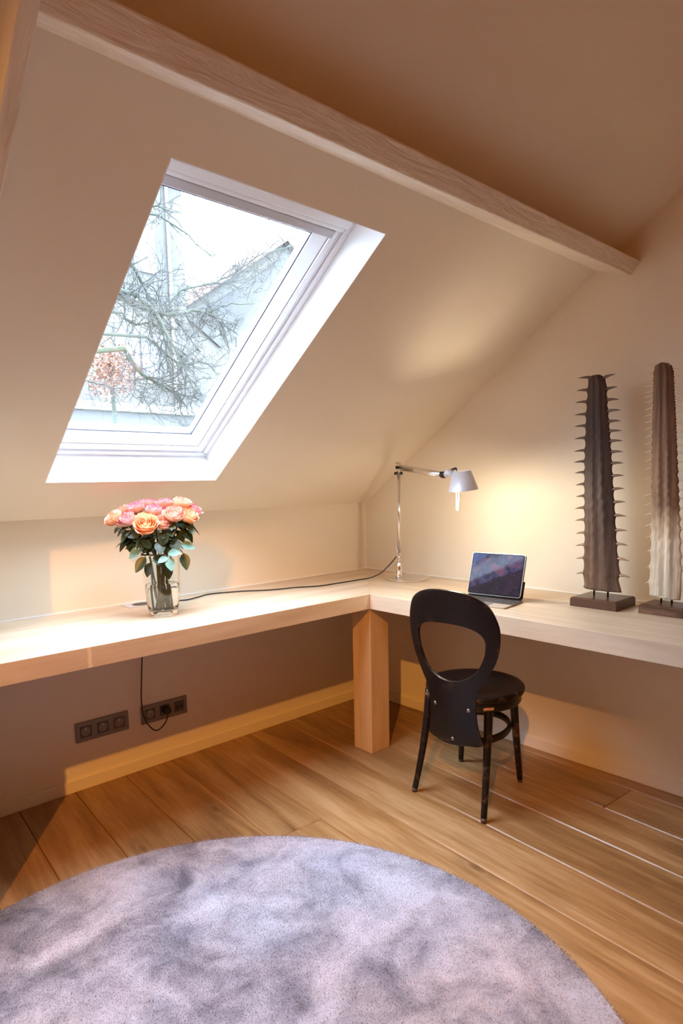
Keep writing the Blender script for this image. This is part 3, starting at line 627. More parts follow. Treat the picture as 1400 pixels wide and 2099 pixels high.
    pts2 = [(-1.400, -0.050, 0.684), (-1.399, -0.042, 0.60), (-1.405, -0.034, 0.50), (-1.412, -0.03, 0.40), (-1.417, -0.03, 0.313), (-1.406, -0.03, 0.233), (-1.362, -0.032, 0.171), (-1.318, -0.036, 0.190), (-1.300, -0.040, 0.235)]
    tube(bm, catmull(pts2, 6), 0.0029, 8)
    objw('cord', bm, M_CORD, t, smooth=True, label='long black cord trailing to the wall socket')
    bm = bmesh.new(); lathe(bm, [(0, 0.036), (0.012, 0.036), (0.0165, 0.030), (0.0185, 0.012), (0.0185, 0.0), (0, 0.0)], 24, Matrix.Translation((-1.299, -0.008, 0.245)) @ Matrix.Rotation(PI/2, 4, 'X'))
    objw('plug', bm, M_DARK, t, smooth=True)
desk_lamp()

# ------------------------------------------------------------------ cable outlet let into the desk behind the vase
g = thing('cable_grommet', 'flat rectangular cable outlet let into the desk behind the vase', 'cable outlet', (-1.39, -0.062, H))
bm = bmesh.new(); box(bm, (-1.475, -0.108, H+0.0003), (-1.305, -0.018, H+0.0018)); objw('plate', bm, mat('pale_metal_plate', (0.62, 0.60, 0.62), 0.45, 0.3), g)
bm = bmesh.new(); lathe(bm, [(0, 0.003), (0.026, 0.003), (0.031, 0.0016), (0.033, 0.0016)], 32, Matrix.Translation((-1.405, -0.063, H+0.001)) @ Matrix.Diagonal((1.2, 1, 1, 1))); objw('socket_ring', bm, M_DARK, g)

# ------------------------------------------------------------------ wall sockets under the desk
M_PL = mat('taupe_metal_plate', (0.22, 0.18, 0.16), 0.42, 0.5); M_PLI = mat('taupe_insert', (0.10, 0.08, 0.072), 0.5, 0.2); M_HOLE = mat('socket_hole_black', (0.02, 0.018, 0.018), 0.6)  # flat black pieces stand in for pin holes, jacks and gaps
def outlet(x0, x1, z0, z1, label, kinds):
    cx, cz = (x0+x1)/2, (z0+z1)/2
    t = thing('wall_outlet', label, 'wall socket', (cx, 0, cz), 0, 'taupe socket plates on the knee wall')
    bm = bmesh.new(); box(bm, (x0-cx, -0.009, z0-cz), (x1-cx, -0.0002, z1-cz)); obj('cover_plate', bm, M_PL, t, bevel=0.0015)
    for i, kd in enumerate(kinds):
        u = (i-1)*0.071; s_ = 0.0225
        bm = bmesh.new()
        if kd == 's':
            # square insert with round recess
            M_ = Matrix.Translation((u, -0.0105, 0)) @ Matrix.Rotation(PI/2, 4, 'X')
            nn = 40; sq = []; ci = []
            for k in range(nn):
                a = 2*PI*k/nn; c_, s2 = cos(a), sin(a); q = s_/max(abs(c_), abs(s2))
                sq.append((c_*q, s2*q)); ci.append((c_*0.0195, s2*0.0195))
            vs = [bm.verts.new((u+p[0], -0.0085, p[1])) for p in sq]; v0 = [bm.verts.new((u+p[0], -0.0105, p[1])) for p in sq]; v1 = [bm.verts.new((u+p[0], -0.0105, p[1])) for p in ci]; v2 = [bm.verts.new((u+p[0]*0.96, -0.0015, p[1]*0.96)) for p in ci]
            for A, B in ((vs, v0), (v0, v1), (v1, v2)):
                for k in range(nn): bm.faces.new((A[k], A[(k+1) % nn], B[(k+1) % nn], B[k]))
            bm.faces.new(v2)
            so = obj('socket', bm, M_PLI, t)
            bm = bmesh.new(); cyl(bm, (u, -0.010, 0.010), (u, -0.001, 0.010), 0.0024, 10); obj('earth_pin', bm, M_ALUM, so)
            bm = bmesh.new()
            for sx in (-1, 1): cyl(bm, (u+sx*0.0095, -0.0022, -0.001), (u+sx*0.0095, -0.001, -0.001), 0.0028, 10)
            obj('pin_hole', bm, M_HOLE, so)
            bm = bmesh.new()
            for a_, b_ in (((-s_-0.0013, -s_-0.0013), (s_+0.0013, -s_)), ((-s_-0.0013, s_), (s_+0.0013, s_+0.0013)), ((-s_-0.0013, -s_), (-s_, s_)), ((s_, -s_), (s_+0.0013, s_))):
                box(bm, (u+a_[0], -0.0093, a_[1]), (u+b_[0], -0.0088, b_[1]))
            obj('seam', bm, M_HOLE, so)
        else:
            box(bm, (u-s_, -0.0105, -s_), (u+s_, -0.0085, s_)); so = obj('data_socket', bm, M_PLI, t, bevel=0.0008)
            bm = bmesh.new()
            for sx in (-1, 1): box(bm, (u+sx*0.0098-0.0065, -0.0112, -0.009), (u+sx*0.0098+0.0065, -0.0102, 0.004))
            obj('jack', bm, M_HOLE, so)
            bm = bmesh.new(); box(bm, (u-0.017, -0.0112, 0.0085), (u+0.017, -0.0104, 0.0098))
            for a_, b_ in (((-s_-0.0013, -s_-0.0013), (s_+0.0013, -s_)), ((-s_-0.0013, s_), (s_+0.0013, s_+0.0013)), ((-s_-0.0013, -s_), (-s_, s_)), ((s_, -s_), (s_+0.0013, s_))):
                box(bm, (u+a_[0], -0.0093, a_[1]), (u+b_[0], -0.0088, b_[1]))
            obj('seam', bm, M_HOLE, so)
outlet(-1.695, -1.470, 0.203, 0.285, 'dark taupe plate of three empty power sockets under the desk', 'sss')
outlet(-1.411, -1.189, 0.202, 0.284, 'dark taupe socket plate with the black plug and data jacks', 'ssd')

# ------------------------------------------------------------------ tablet on a floating keyboard stand
def tablet():
    C = Vector((-0.405, -1.108, H)); yaw = radians(8)
    t = thing('tablet_computer', 'tablet propped on its keyboard stand on the desk beside the lamp', 'tablet', C, yaw)
    # local: +x to the wall, +y left as seen from the chair
    keyb = mat('warm_grey_keyboard', (0.42, 0.34, 0.27), 0.55); black = mat('anthracite_cover', (0.02, 0.02, 0.028), 0.5); keym = mat('dark_key', (0.045, 0.035, 0.033), 0.45)
    def rbox(lo, hi, r, z0, z1, seg=6):
        pts = []
        for (cx, cy, a0) in ((hi[0]-r, hi[1]-r, 0), (lo[0]+r, hi[1]-r, 90), (lo[0]+r, lo[1]+r, 180), (hi[0]-r, lo[1]+r, 270)):
            for k in range(seg+1):
                a = radians(a0+90*k/seg); pts.append((cx+r*cos(a), cy+r*sin(a)))
        return pts
    bm = bmesh.new(); prism(bm, rbox((-0.100, -0.125), (0.070, 0.125), 0.008, 0, 0), 'Z', 0.0005, 0.0065); kb = obj('keyboard_base', bm, keyb, t, bevel=0.001)
    bm = bmesh.new()
    for r_ in range(5):
        for c_ in range(14):
            x = 0.050 - r_*0.0178; y = 0.113 - c_*0.0174
            if r_ == 4 and 4 <= c_ <= 8:
                if c_ == 4: box(bm, (x-0.0145, y-0.0696-0.0152, 0.0066), (x, y, 0.0085))
                continue
            box(bm, (x-0.0145, y-0.0145, 0.0066), (x, y, 0.0085))
    kk = obj('key', bm, keym, kb, bevel=0.0008); kk['kind'] = 'stuff'
    bm = bmesh.new(); box(bm, (-0.092, -0.050, 0.0066), (-0.045, 0.050, 0.0073)); obj('trackpad', bm, mat('trackpad_glass', (0.10, 0.08, 0.08), 0.3), kb, bevel=0.0004)
    bm = bmesh.new(); tube(bm, [(0.066, -0.118, 0.011), (0.066, 0.118, 0.011)], 0.0065, 16); obj('hinge', bm, black, t, smooth=True)
    # stand: rear flap rising from the hinge, kinked forward behind the tablet
    def flap(a, b_, th, w_, name, m_, bev=0.0015, **kw):
        a, b_ = Vector((a[0], 0, a[1])), Vector((b_[0], 0, b_[1])); d_ = (b_-a).normalized(); n_ = Vector((-d_.z, 0, d_.x))*th/2
        bm = bmesh.new(); P = []
        for y in (-w_, w_):
            pass
        hexa(bm, [a-n_+Vector((0, -w_, 0)), b_-n_+Vector((0, -w_, 0)), b_-n_+Vector((0, w_, 0)), a-n_+Vector((0, w_, 0)), a+n_+Vector((0, -w_, 0)), b_+n_+Vector((0, -w_, 0)), b_+n_+Vector((0, w_, 0)), a+n_+Vector((0, w_, 0))])
        return obj(name, bm, m_, t, bevel=bev, **kw)
    flap((0.069, 0.012), (0.092, 0.080), 0.004, 0.122, 'stand_flap', black)
    lean = radians(17); bx, bz = 0.056, 0.017
    dirv = Vector((sin(lean), 0, cos(lean))); nrm = Vector((-cos(lean), 0, sin(lean)))
    def slab_on(hw, v0, v1, d0, d1, r, name, m_, **kw):
        # a rounded rectangle on the tablet plane, d = distance in front of the plane
        pts = rbox((-hw, v0), (hw, v1), r, 0, 0); A, B = [], []; bm = bmesh.new(); O = Vector((bx, 0, bz))
        for u_, v_ in pts:
            q = O + Vector((0, u_, 0)) + dirv*v_; A.append(bm.verts.new(q+nrm*d0)); B.append(bm.verts.new(q+nrm*d1))
        bm.faces.new(A); bm.faces.new(B[::-1]); k = len(pts)
        for i in range(k): bm.faces.new((A[i], B[i], B[(i+1) % k], A[(i+1) % k]))
        return obj(name, bm, m_, t, **kw)
    slab_on(0.1195, 0.020, 0.178, -0.0045, -0.0005, 0.011, 'cover_back', black)
    slab_on(0.1185, 0.0, 0.1785, -0.0003, 0.0052, 0.011, 'tablet_body', mat('silver_tablet_rim', (0.62, 0.62, 0.64), 0.3, 0.9), bevel=0.001)
    slab_on(0.1165, 0.002, 0.1765, 0.0053, 0.0058, 0.0095, 'bezel', mat('black_bezel', (0.008, 0.008, 0.01), 0.1))
    sm = mat('screen_painted_reflection', (0.01, 0.01, 0.02), 0.06, Specular_IOR_Level=0.5); n = N(sm); v = n.coord()  # room reflections in the dark display, painted as a weak glow
    sp = n.new('ShaderNodeSeparateXYZ'); n.link(v, sp.inputs[0])
    big = n.noise(v, 22, 5, 0.6, 1.0)
    refl = n.ramp(big, [(0.38, (0.018, 0.016, 0.04)), (0.50, (0.055, 0.05, 0.12)), (0.60, (0.17, 0.06, 0.10)), (0.72, (0.10, 0.10, 0.25))])
    # dark diagonal part of the painted reflection, rising to the right
    ln = n.math('ADD', n.math('MULTIPLY', sp.outputs['Y'], -0.42), n.math('ADD', n.math('MULTIPLY', n.noise(v, 60, 3), 0.018), 0.078))
    low = n.math('LESS_THAN', sp.outputs['Z'], ln)
    refl = n.mix(n.math('MULTIPLY', low, 0.85), refl, (0.008, 0.005, 0.006))
    corner = n.math('GREATER_THAN', n.math('ADD', sp.outputs['Z'], n.math('MULTIPLY', sp.outputs['Y'], 0.7)), 0.215)
    refl = n.mix(n.math('MULTIPLY', corner, 0.7), refl, (0.07, 0.11, 0.33))
    st = n.new('ShaderNodeTexVoronoi'); st.inputs['Scale'].default_value = 70; n.link(v, st.inputs['Vector'])
    speck = n.math('LESS_THAN', st.outputs['Distance'], 0.09)
    refl = n.mix(n.math('MULTIPLY', speck, 0.5), refl, (0.5, 0.55, 0.8))
    n.link(refl, n.b.inputs['Emission Color']); n.b.inputs['Emission Strength'].default_value = 0.8
    slab_on(0.1120, 0.007, 0.1715, 0.0059, 0.0061, 0.006, 'screen', sm)
tablet()

# ------------------------------------------------------------------ mounted sawfish rostra
def rostrum(name, label, outline, left, right, X, base, pins, m_blade, m_tooth, m_base, curve=0.010, wood_z=0.75):
    (bx0, bx1, by0, by1, bh) = base; C = Vector(((bx0+bx1)/2, (by0+by1)/2, H))
    t = thing(name, label, 'sculpture', C, 0, 'sawfish saws on wooden stands')
    bm = bmesh.new(); c = 0.006
    box(bm, (bx0, by0, H+0.0005), (bx1, by1, H+bh-c)); hexa(bm, [(bx0, by0, H+bh-c), (bx1, by0, H+bh-c), (bx1, by1, H+bh-c), (bx0, by1, H+bh-c), (bx0+c, by0+c, H+bh), (bx1-c, by0+c, H+bh), (bx1-c, by1-c, H+bh), (bx0+c, by1-c, H+bh)])
    bmesh.ops.remove_doubles(bm, verts=bm.verts, dist=1e-5)
    objw('stand_base', bm, m_base, t, bevel=0.001)
    zs = [p[1] for p in outline]; z0, z1 = min(zs)+0.004, max(zs)
    for yp in pins:
        bm = bmesh.new(); cyl(bm, (X, yp, H+bh-0.002), (X, yp, z0+0.03), 0.0035, 10); objw('support_pin', bm, mat('dark_bronze_pin', (0.06, 0.04, 0.03), 0.4, 0.8), t, smooth=True)
    # blade: rows of height; at each row left/right limits from the outline polygon
    def lims(z):
        ys = []
        P = outline
        for a, b_ in zip(P, P[1:]+P[:1]):
            if (a[1]-z)*(b_[1]-z) <= 0 and abs(a[1]-b_[1]) > 1e-9:
                ys.append(a[0]+(b_[0]-a[0])*(z-a[1])/(b_[1]-a[1]))
        return (max(ys), min(ys)) if len(ys) >= 2 else None
    rnd = random.Random(5); rows = []; NR = 150; KX = 16; bm = bmesh.new()
    tl = [l[0][1] for l in left]; tr = [r[0][1] for r in right]
    def bulge(z, arr):
        d_ = min(abs(z-a) for a in arr); return -0.0055*(1-math.exp(-(d_/0.011)**2))+0.0012
    cg = lambda s_: (0.010+0.004*cos(s_*PI)) + 0.0045*math.exp(-((abs(s_)-0.33)/0.09)**2) - 0.003*math.exp(-(s_/0.18)**2)
    for i in range(NR+1):
        q = i/NR; z = z0 + (z1-0.0004-z0)*q
        l = lims(z)
        if l is None: continue
        yl, yr = l; yl += bulge(z, tl); yr -= bulge(z, tr)
        if yl - yr < 0.002: continue
        F, B = [], []; topf = min(1.0, ((z1-z)/0.03+0.12)**0.5)
        for k in range(KX+1):
            s_ = -1 + 2*k/KX; th = cg(s_)*(1-abs(s_)**6*0.75)*topf*(1.25-0.4*q); y = yl + (yr-yl)*(s_+1)/2
            F.append(bm.verts.new((X-th-rnd.uniform(0, 0.0006), y, z))); B.append(bm.verts.new((X+th, y, z)))
        rows.append((F, B))
    for (F, B), (F2, B2) in zip(rows, rows[1:]):
        for k in range(KX): bm.faces.new((F[k], F[k+1], F2[k+1], F2[k])); bm.faces.new((B[k], B2[k], B2[k+1], B[k+1]))
        bm.faces.new((F[0], F2[0], B2[0], B[0])); bm.faces.new((F[KX], B[KX], B2[KX], F2[KX]))
    for F, B in (rows[0], rows[-1]):
        for k in range(KX): bm.faces.new((F[k], B[k], B[k+1], F[k+1]))
    bl = objw('blade', bm, m_blade, t, smooth=True)
    for (a, b_) in left+right:
        a, b_ = Vector((X, a[0], a[1])), Vector((X-0.004, b_[0], b_[1])); d_ = b_-a; a = a - d_.normalized()*0.012 + Vector((0.003, 0, 0))
        pts = [a.lerp(b_, k/6) + Vector((0, 0, 0.0022*sin(PI*k/6))) for k in range(7)]
        rr = [0.0030, 0.0078, 0.0076, 0.0060, 0.0046, 0.0028, 0.0004]; rr = [q_*(0.95 if X < -0.15 else 0.62) for q_ in rr]
        bm = bmesh.new(); tube(bm, pts, [(q_*0.85, q_) for q_ in rr] if False else [(q_*0.8, q_*1.0) for q_ in rr], 8, flat=(0, 0, 1))
        objw('tooth', bm, m_tooth, t, smooth=True)
    return t
def blade_mat(name, stops, edge, zr, rough=0.62):
    m = mat(name, stops[0][1], rough); n = N(m); v = n.coord((1, 1, 0.05)); g_ = n.new('ShaderNodeNewGeometry'); sp = n.new('ShaderNodeSeparateXYZ'); n.link(g_.outputs['Position'], sp.inputs[0])
    hz = n.math('DIVIDE', n.math('SUBTRACT', sp.outputs['Z'], zr[0]), zr[1]-zr[0]); hz = n.math('ADD', hz, n.math('MULTIPLY', n.math('SUBTRACT', n.noise(n.coord((1, 1, 0.4)), 30, 4), 0.5), 0.16))
    c = n.ramp(hz, stops); st = n.noise(v, 55, 5, 0.65, 0.3)
    c = n.mix(1.0, c, n.ramp(st, [(0.3, (0.52, 0.50, 0.48)), (0.5, (0.95, 0.95, 0.95)), (0.7, (1.5, 1.5, 1.5))]), 'MULTIPLY')
    n.color(c); n.bump(n.math('ADD', st, n.math('MULTIPLY', n.noise(n.coord(), 45, 4), 0.6)), 0.5, 0.004); return m
MB1 = blade_mat('dark_brown_bone', [(0.0, (0.17, 0.095, 0.055)), (0.12, (0.13, 0.070, 0.042)), (0.35, (0.075, 0.036, 0.022)), (0.75, (0.042, 0.018, 0.010)), (1.0, (0.055, 0.026, 0.015))], None, (0.80, 1.64))
MB2 = blade_mat('brown_and_cream_bone', [(0.0, (0.66, 0.56, 0.42)), (0.25, (0.66, 0.56, 0.43)), (0.335, (0.46, 0.33, 0.21)), (0.40, (0.22, 0.12, 0.065)), (1.0, (0.13, 0.062, 0.030))], None, (0.80, 1.65))
MT1 = blade_mat('brown_tooth', [(0.0, (0.42, 0.27, 0.16)), (0.3, (0.30, 0.18, 0.10)), (0.6, (0.13, 0.075, 0.045)), (1.0, (0.12, 0.07, 0.04))], None, (0.80, 1.64), 0.3)
MT2 = mat('ivory_tooth', (0.70, 0.56, 0.36), 0.35)
MS1 = wood('dark_walnut_stand', (0.04, 0.016, 0.009), (0.085, 0.034, 0.018), (0.125, 0.055, 0.030), 'Y', 1.6, 0.3, False, 0.05, False)[0]
MS2 = wood('striped_macassar_stand', (0.018, 0.01, 0.008), (0.10, 0.045, 0.025), (0.28, 0.15, 0.085), 'Y', 2.6, 0.3, False, 0.05, False)[0]
rostrum('sawfish_rostrum', 'dark brown sawfish saw on a walnut stand beside the tablet', SAW1_OUT, SAW1_L, SAW1_R, -0.17, (-0.255, -0.085, -1.570, -1.388, 0.036), (-1.444, -1.499), MB1, MT1, MS1)
rostrum('sawfish_rostrum', 'cream-bottomed sawfish saw with pale teeth on a striped stand', SAW2_OUT, SAW2_L, SAW2_R, -0.14, (-0.220, -0.085, -1.790, -1.636, 0.034), (-1.685, -1.722), MB2, MT2, MS2)

# ------------------------------------------------------------------ glass vase, water, roses
def glassmat(name, color, ior, rough=0.0):
    m = mat(name, color, rough, Transmission_Weight=1.0, IOR=ior); return m
VC = Vector((-1.438, -0.330, H)); 
def vase():
    PROF = [(0.0512, 0.0), (0.0525, 0.004), (0.0530, 0.010), (0.0595, 0.040), (0.0650, 0.085), (0.0680, 0.130), (0.0705, 0.180), (0.0725, 0.235), (0.0728, 0.243)]
    INN = [(0.0700, 0.243), (0.0690, 0.235), (0.0672, 0.180), (0.0648, 0.130), (0.0618, 0.085), (0.0560, 0.040), (0.0500, 0.022), (0.035, 0.018), (0, 0.017)]
    bm = bmesh.new(); lathe(bm, [(0, 0.0012), (0.045, 0.0012)] + PROF + INN, 72, Matrix.Translation(VC + Vector((0, 0, 0.0004))))
    v = obj('glass_vase', bm, glassmat('clear_glass', (0.97, 0.99, 0.98), 1.45), None, smooth=True)
    tag(v, 'clear glass vase holding the roses on the desk under the roof window', 'vase')
    bm = bmesh.new(); e = -0.0006; lathe(bm, [(0, 0.0185), (0.035, 0.0195), (0.0500+e, 0.0235), (0.0560+e, 0.040), (0.0618+e, 0.085), (0.0642+e, 0.122), (0, 0.1222)], 64, Matrix.Translation(VC + Vector((0, 0, 0.0004))))
    wt = obj('vase_water', bm, glassmat('clear_water', (0.98, 1.0, 0.98), 1.33), None, smooth=True)
    tag(wt, 'clear water in the lower half of the glass vase', 'water'); wt['kind'] = 'stuff'
vase()
def petal_mat():
    m = mat('rose_petal', (0.95, 0.6, 0.5), 0.55, Subsurface_Weight=0.0); n = N(m); a = n.attr('petal'); sp = n.new('ShaderNodeSeparateXYZ'); n.link(a.outputs['Vector'], sp.inputs[0])
    c1 = n.ramp(sp.outputs['X'], [(0.0, (0.72, 0.25, 0.07)), (0.40, (0.76, 0.42, 0.27)), (0.78, (0.78, 0.47, 0.42)), (0.88, (0.68, 0.13, 0.22)), (1.0, (0.62, 0.06, 0.18))])
    c2 = n.ramp(sp.outputs['X'], [(0.0, (0.80, 0.24, 0.04)), (0.55, (0.86, 0.42, 0.14)), (0.85, (0.88, 0.52, 0.28)), (1.0, (0.84, 0.28, 0.24))])
    n.color(n.mix(sp.outputs['Z'], c1, c2))
    tr = n.new('ShaderNodeBsdfTranslucent'); mx = n.new('ShaderNodeMixShader'); mx.inputs[0].default_value = 0.25
    out = n.t.nodes['Material Output']; n.link(n.b.outputs[0], mx.inputs[1]); n.link(tr.outputs[0], mx.inputs[2]); n.link(n.mix(sp.outputs['Z'], c1, c2), tr.inputs[0]); n.link(mx.outputs[0], out.inputs[0]); return m
M_PET = petal_mat()
def leaf_mat(name, a, b_, rough=0.45):
    m = mat(name, a, rough); n = N(m); n.color(n.ramp(n.noise(n.coord(), 40, 3), [(0.35, a), (0.7, b_)])); return m
M_LEAF = leaf_mat('rose_leaf', (0.022, 0.045, 0.022), (0.050, 0.080, 0.038), 0.38); M_LEAFT = leaf_mat('rose_leaf_painted_sheen', (0.12, 0.27, 0.22), (0.20, 0.38, 0.33), 0.5)  # second leaf colour carries the bluish reflection off leaf undersides
M_STEM = leaf_mat('rose_stem', (0.07, 0.085, 0.03), (0.17, 0.12, 0.05)); M_SEP = leaf_mat('sepal', (0.05, 0.09, 0.03), (0.09, 0.13, 0.05))
def bloom(R, rnd, tone):
    bm = bmesh.new(); lay = bm.verts.layers.float_vector.new('petal')
    # rings of petals from the tight heart outwards
    spec = [(3, 0.13, 0.62, 0.10, 0.0), (4, 0.26, 0.66, 0.14, 0.04), (5, 0.42, 0.70, 0.22, 0.08), (5, 0.58, 0.70, 0.36, 0.14), (5, 0.74, 0.64, 0.52, 0.22), (6, 0.88, 0.52, 0.66, 0.32)]
    for ri, (cnt, rr, hh, flare, curl) in enumerate(spec):
        for k in range(cnt):
            a0 = 2*PI*k/cnt + ri*0.7 + rnd.uniform(-0.15, 0.15); span = 2*PI/cnt*1.18 + (0.5 if ri < 2 else 0.25); tl_ = rnd.uniform(-0.06, 0.06)
            nu, nv = 8, 7; g_ = []
            for i in range(nu+1):
                u = -1+2*i/nu; row = []
                for j in range(nv+1):
                    v = j/nv
                    wn = math.sqrt(max(0.0, 1-(max(0, v-0.55)/0.50)**3.0)) * (0.45+0.55*min(1, v/0.35))
                    a = a0 + u*wn*span/2
                    rad = R*rr*(0.22 + 0.78*math.sin(min(1, v*1.5)*PI/2)**0.8)*(1 + (0.07*u if ri > 1 else 0.0)) * (1 + 0.05*u*(1 if k % 2 else -1))
                    out_ = R*curl*0.55*max(0, v-0.62)**1.5*3.0
                    z = R*(-0.55 + (hh+0.55+tl_)*v*(1-0.08*u*u)) - R*curl*max(0, v-0.72)**2*4.5
                    q = rad+out_ + rnd.uniform(-1, 1)*R*0.012
                    p = bm.verts.new((q*cos(a), q*sin(a), z + rnd.uniform(-1, 1)*R*0.012))
                    p[lay] = (min(1.0, v*0.86 + 0.12*abs(u)*v + ri*0.012), u*0.5+0.5, tone)
                    row.append(p)
                g_.append(row)
            for i in range(nu):
                for j in range(nv): bm.faces.new((g_[i][j], g_[i+1][j], g_[i+1][j+1], g_[i][j+1]))
    return bm
def leafbm(a, d, n_, Lg, Wd, fold=0.25, droop=0.25):
    d = d.normalized(); s_ = d.cross(n_).normalized(); n_ = s_.cross(d); bm = bmesh.new(); rows = []
    K = 10
    for i in range(K+1):
        t_ = i/K; w_ = Wd*math.sin(PI*t_**0.85)**0.8*(1+0.05*(i % 2)) if 0 < i < K else 0.0003
        c = a + d*Lg*t_ - Vector((0, 0, 1))*droop*Lg*t_*t_
        rows.append([bm.verts.new(c + s_*w_*q + n_*abs(q)*w_*fold) for q in (-1, -0.5, 0, 0.5, 1)])
    for A, B in zip(rows, rows[1:]):
        for k in range(4): bm.faces.new((A[k], A[k+1], B[k+1], B[k]))
    return bm
LAT = Vector((0.899, -0.438, 0)); DEP = Vector((0.438, 0.899, 0))     # across and away, as one stands in front of the vase
ROSES = [  # across, height, away, radius, tilt across, tilt towards the room, tone, label
    (-0.046, 0.352, -0.062, 0.043, -0.10, 1.10, 0.95, 'big open orange rose at the front of the bouquet'),
    (-0.156, 0.380, -0.010, 0.034, -0.90, 0.30, 0.75, 'peach rose on the far left edge of the bouquet'),
    (-0.112, 0.372, -0.040, 0.034, -0.50, 0.55, 0.10, 'pale pink rose second from the left of the bouquet'),
    (-0.080, 0.412, 0.020, 0.034, -0.30, 0.10, 0.05, 'pink-rimmed rose behind the big orange one'),
    (0.014, 0.358, -0.050, 0.033, 0.05, 0.75, 0.55, 'peach rose just right of the big orange one'),
    (0.055, 0.385, -0.045, 0.037, 0.12, 0.65, 0.45, 'open pink-edged rose right of the bouquet centre'),
    (0.109, 0.378, -0.035, 0.036, 0.45, 0.55, 0.85, 'peach rose low on the right side of the bouquet'),
    (-0.012, 0.402, 0.000, 0.033, 0.0, 0.25, 0.10, 'pale rose in the middle of the bouquet'),
    (0.026, 0.424, 0.035, 0.033, 0.0, -0.05, 0.15, 'pale rose at the top middle of the bouquet'),
    (0.092, 0.424, 0.010, 0.035, 0.30, 0.20, 0.60, 'peach rose at the top right of the bouquet'),
    (0.134, 0.398, 0.010, 0.031, 0.75, 0.20, 0.10, 'pink rose on the far right edge of the bouquet'),
    (-0.040, 0.425, 0.050, 0.031, -0.1, -0.15, 0.10, 'deep pink rose at the back of the bouquet'),
    (-0.125, 0.402, 0.045, 0.031, -0.6, -0.05, 0.50, 'peach rose at the back left of the bouquet'),
    (0.060, 0.400, 0.075, 0.032, 0.2, -0.4, 0.30, 'rose hidden deepest at the back of the bouquet')]
def roses():
    rnd = random.Random(21)
    for i, (la, ht, de, R, ta, tf, tone, lab) in enumerate(ROSES):
        head = VC + LAT*la + DEP*de + Vector((0, 0, ht)); axis = (Vector((0, 0, 1)) + LAT*ta - DEP*tf).normalized()
        ang = 2*PI*i/len(ROSES)*3.3; rb = 0.012 + 0.018*((i*7) % 5)/4
        foot = VC + Vector((cos(ang)*rb, sin(ang)*rb, 0.024)); rim = VC + (LAT*la + DEP*de)*0.26 + Vector((cos(ang)*0.012, sin(ang)*0.012, 0.235))
        t = thing('rose', lab, 'rose', foot, 0, 'roses in the glass vase')
        bm = bloom(R*1.12, rnd, tone); Mx = Matrix.Translation(head) @ axis.to_track_quat('Z', 'Y').to_matrix().to_4x4() @ Matrix.Rotation(rnd.uniform(0, 6), 4, 'Z')
        bmesh.ops.transform(bm, matrix=Mx, verts=bm.verts); objw('bloom', bm, M_PET, t, smooth=True)
        under = head - axis*R*0.62
        path = catmull([foot, foot.lerp(rim, 0.55) + Vector((0, 0, 0.0)), rim, rim.lerp(under, 0.6) + Vector((0, 0, -0.010)), under], 7)
        bm = bmesh.new(); tube(bm, path, 0.0036, 7)
        lathe(bm, [(0, -0.010), (0.006, -0.008), (0.0085, 0.0), (0.006, 0.006), (0, 0.006)], 10, Matrix.Translation(under) @ axis.to_track_quat('Z', 'Y').to_matrix().to_4x4())
        st = objw('stem', bm, M_STEM, t, smooth=True)
        for k in range(4):
            a_ = 2*PI*k/4+rnd.random(); dr = (axis.orthogonal().normalized()); dr = Matrix.Rotation(a_, 3, axis) @ dr
            lb = leafbm(under + axis*0.002, (dr*0.9 - axis*0.1 + axis*0.5), axis, R*0.8, 0.005, 0.2, 0.2); objw('sepal', lb, M_SEP, st, smooth=True)
        for k in range(6):
            s_ = rnd.uniform(0.20, 0.98); p = path[int(len(path)*0.62 + s_*len(path)*0.33)]
            out_ = (LAT*la + DEP*de); out_ = out_.normalized() if out_.length > 0.01 else LAT; out_ = Matrix.Rotation(rnd.uniform(-1.3, 1.3), 3, 'Z') @ out_
            dv = out_ + Vector((0, 0, rnd.uniform(-0.55, 0.45)))
            lb = leafbm(p, dv, Vector((0, 0, 1)), rnd.uniform(0.045, 0.068), rnd.uniform(0.014, 0.021), 0.2, rnd.uniform(0.1, 0.7)); objw('leaf', lb, M_LEAF, t, smooth=True)
        for (j, p0, dv, Lg, Wd, mm) in EXTRA_LEAVES:
            if j == i:
                a_ = VC + LAT*p0[0] + DEP*p0[1] + Vector((0, 0, p0[2])); d_ = LAT*dv[0] + DEP*dv[1] + Vector((0, 0, dv[2]))
                bm = leafbm(a_, d_, -DEP*0.8 + Vector((0, 0, 0.6)), Lg, Wd, 0.18, 0.15); near = min(path, key=lambda q: (q-a_).length)
                lf = objw('leaf', bm, M_LEAFT if mm else M_LEAF, t, smooth=True, label='leaf with blue-green sheen in its colour' if mm else None)
                bm = bmesh.new(); tube(bm, [near, near.lerp(a_, 0.5)+Vector((0, 0, 0.006)), a_+d_.normalized()*0.004], 0.0011, 5); objw('leaf_stalk', bm, M_STEM, lf)
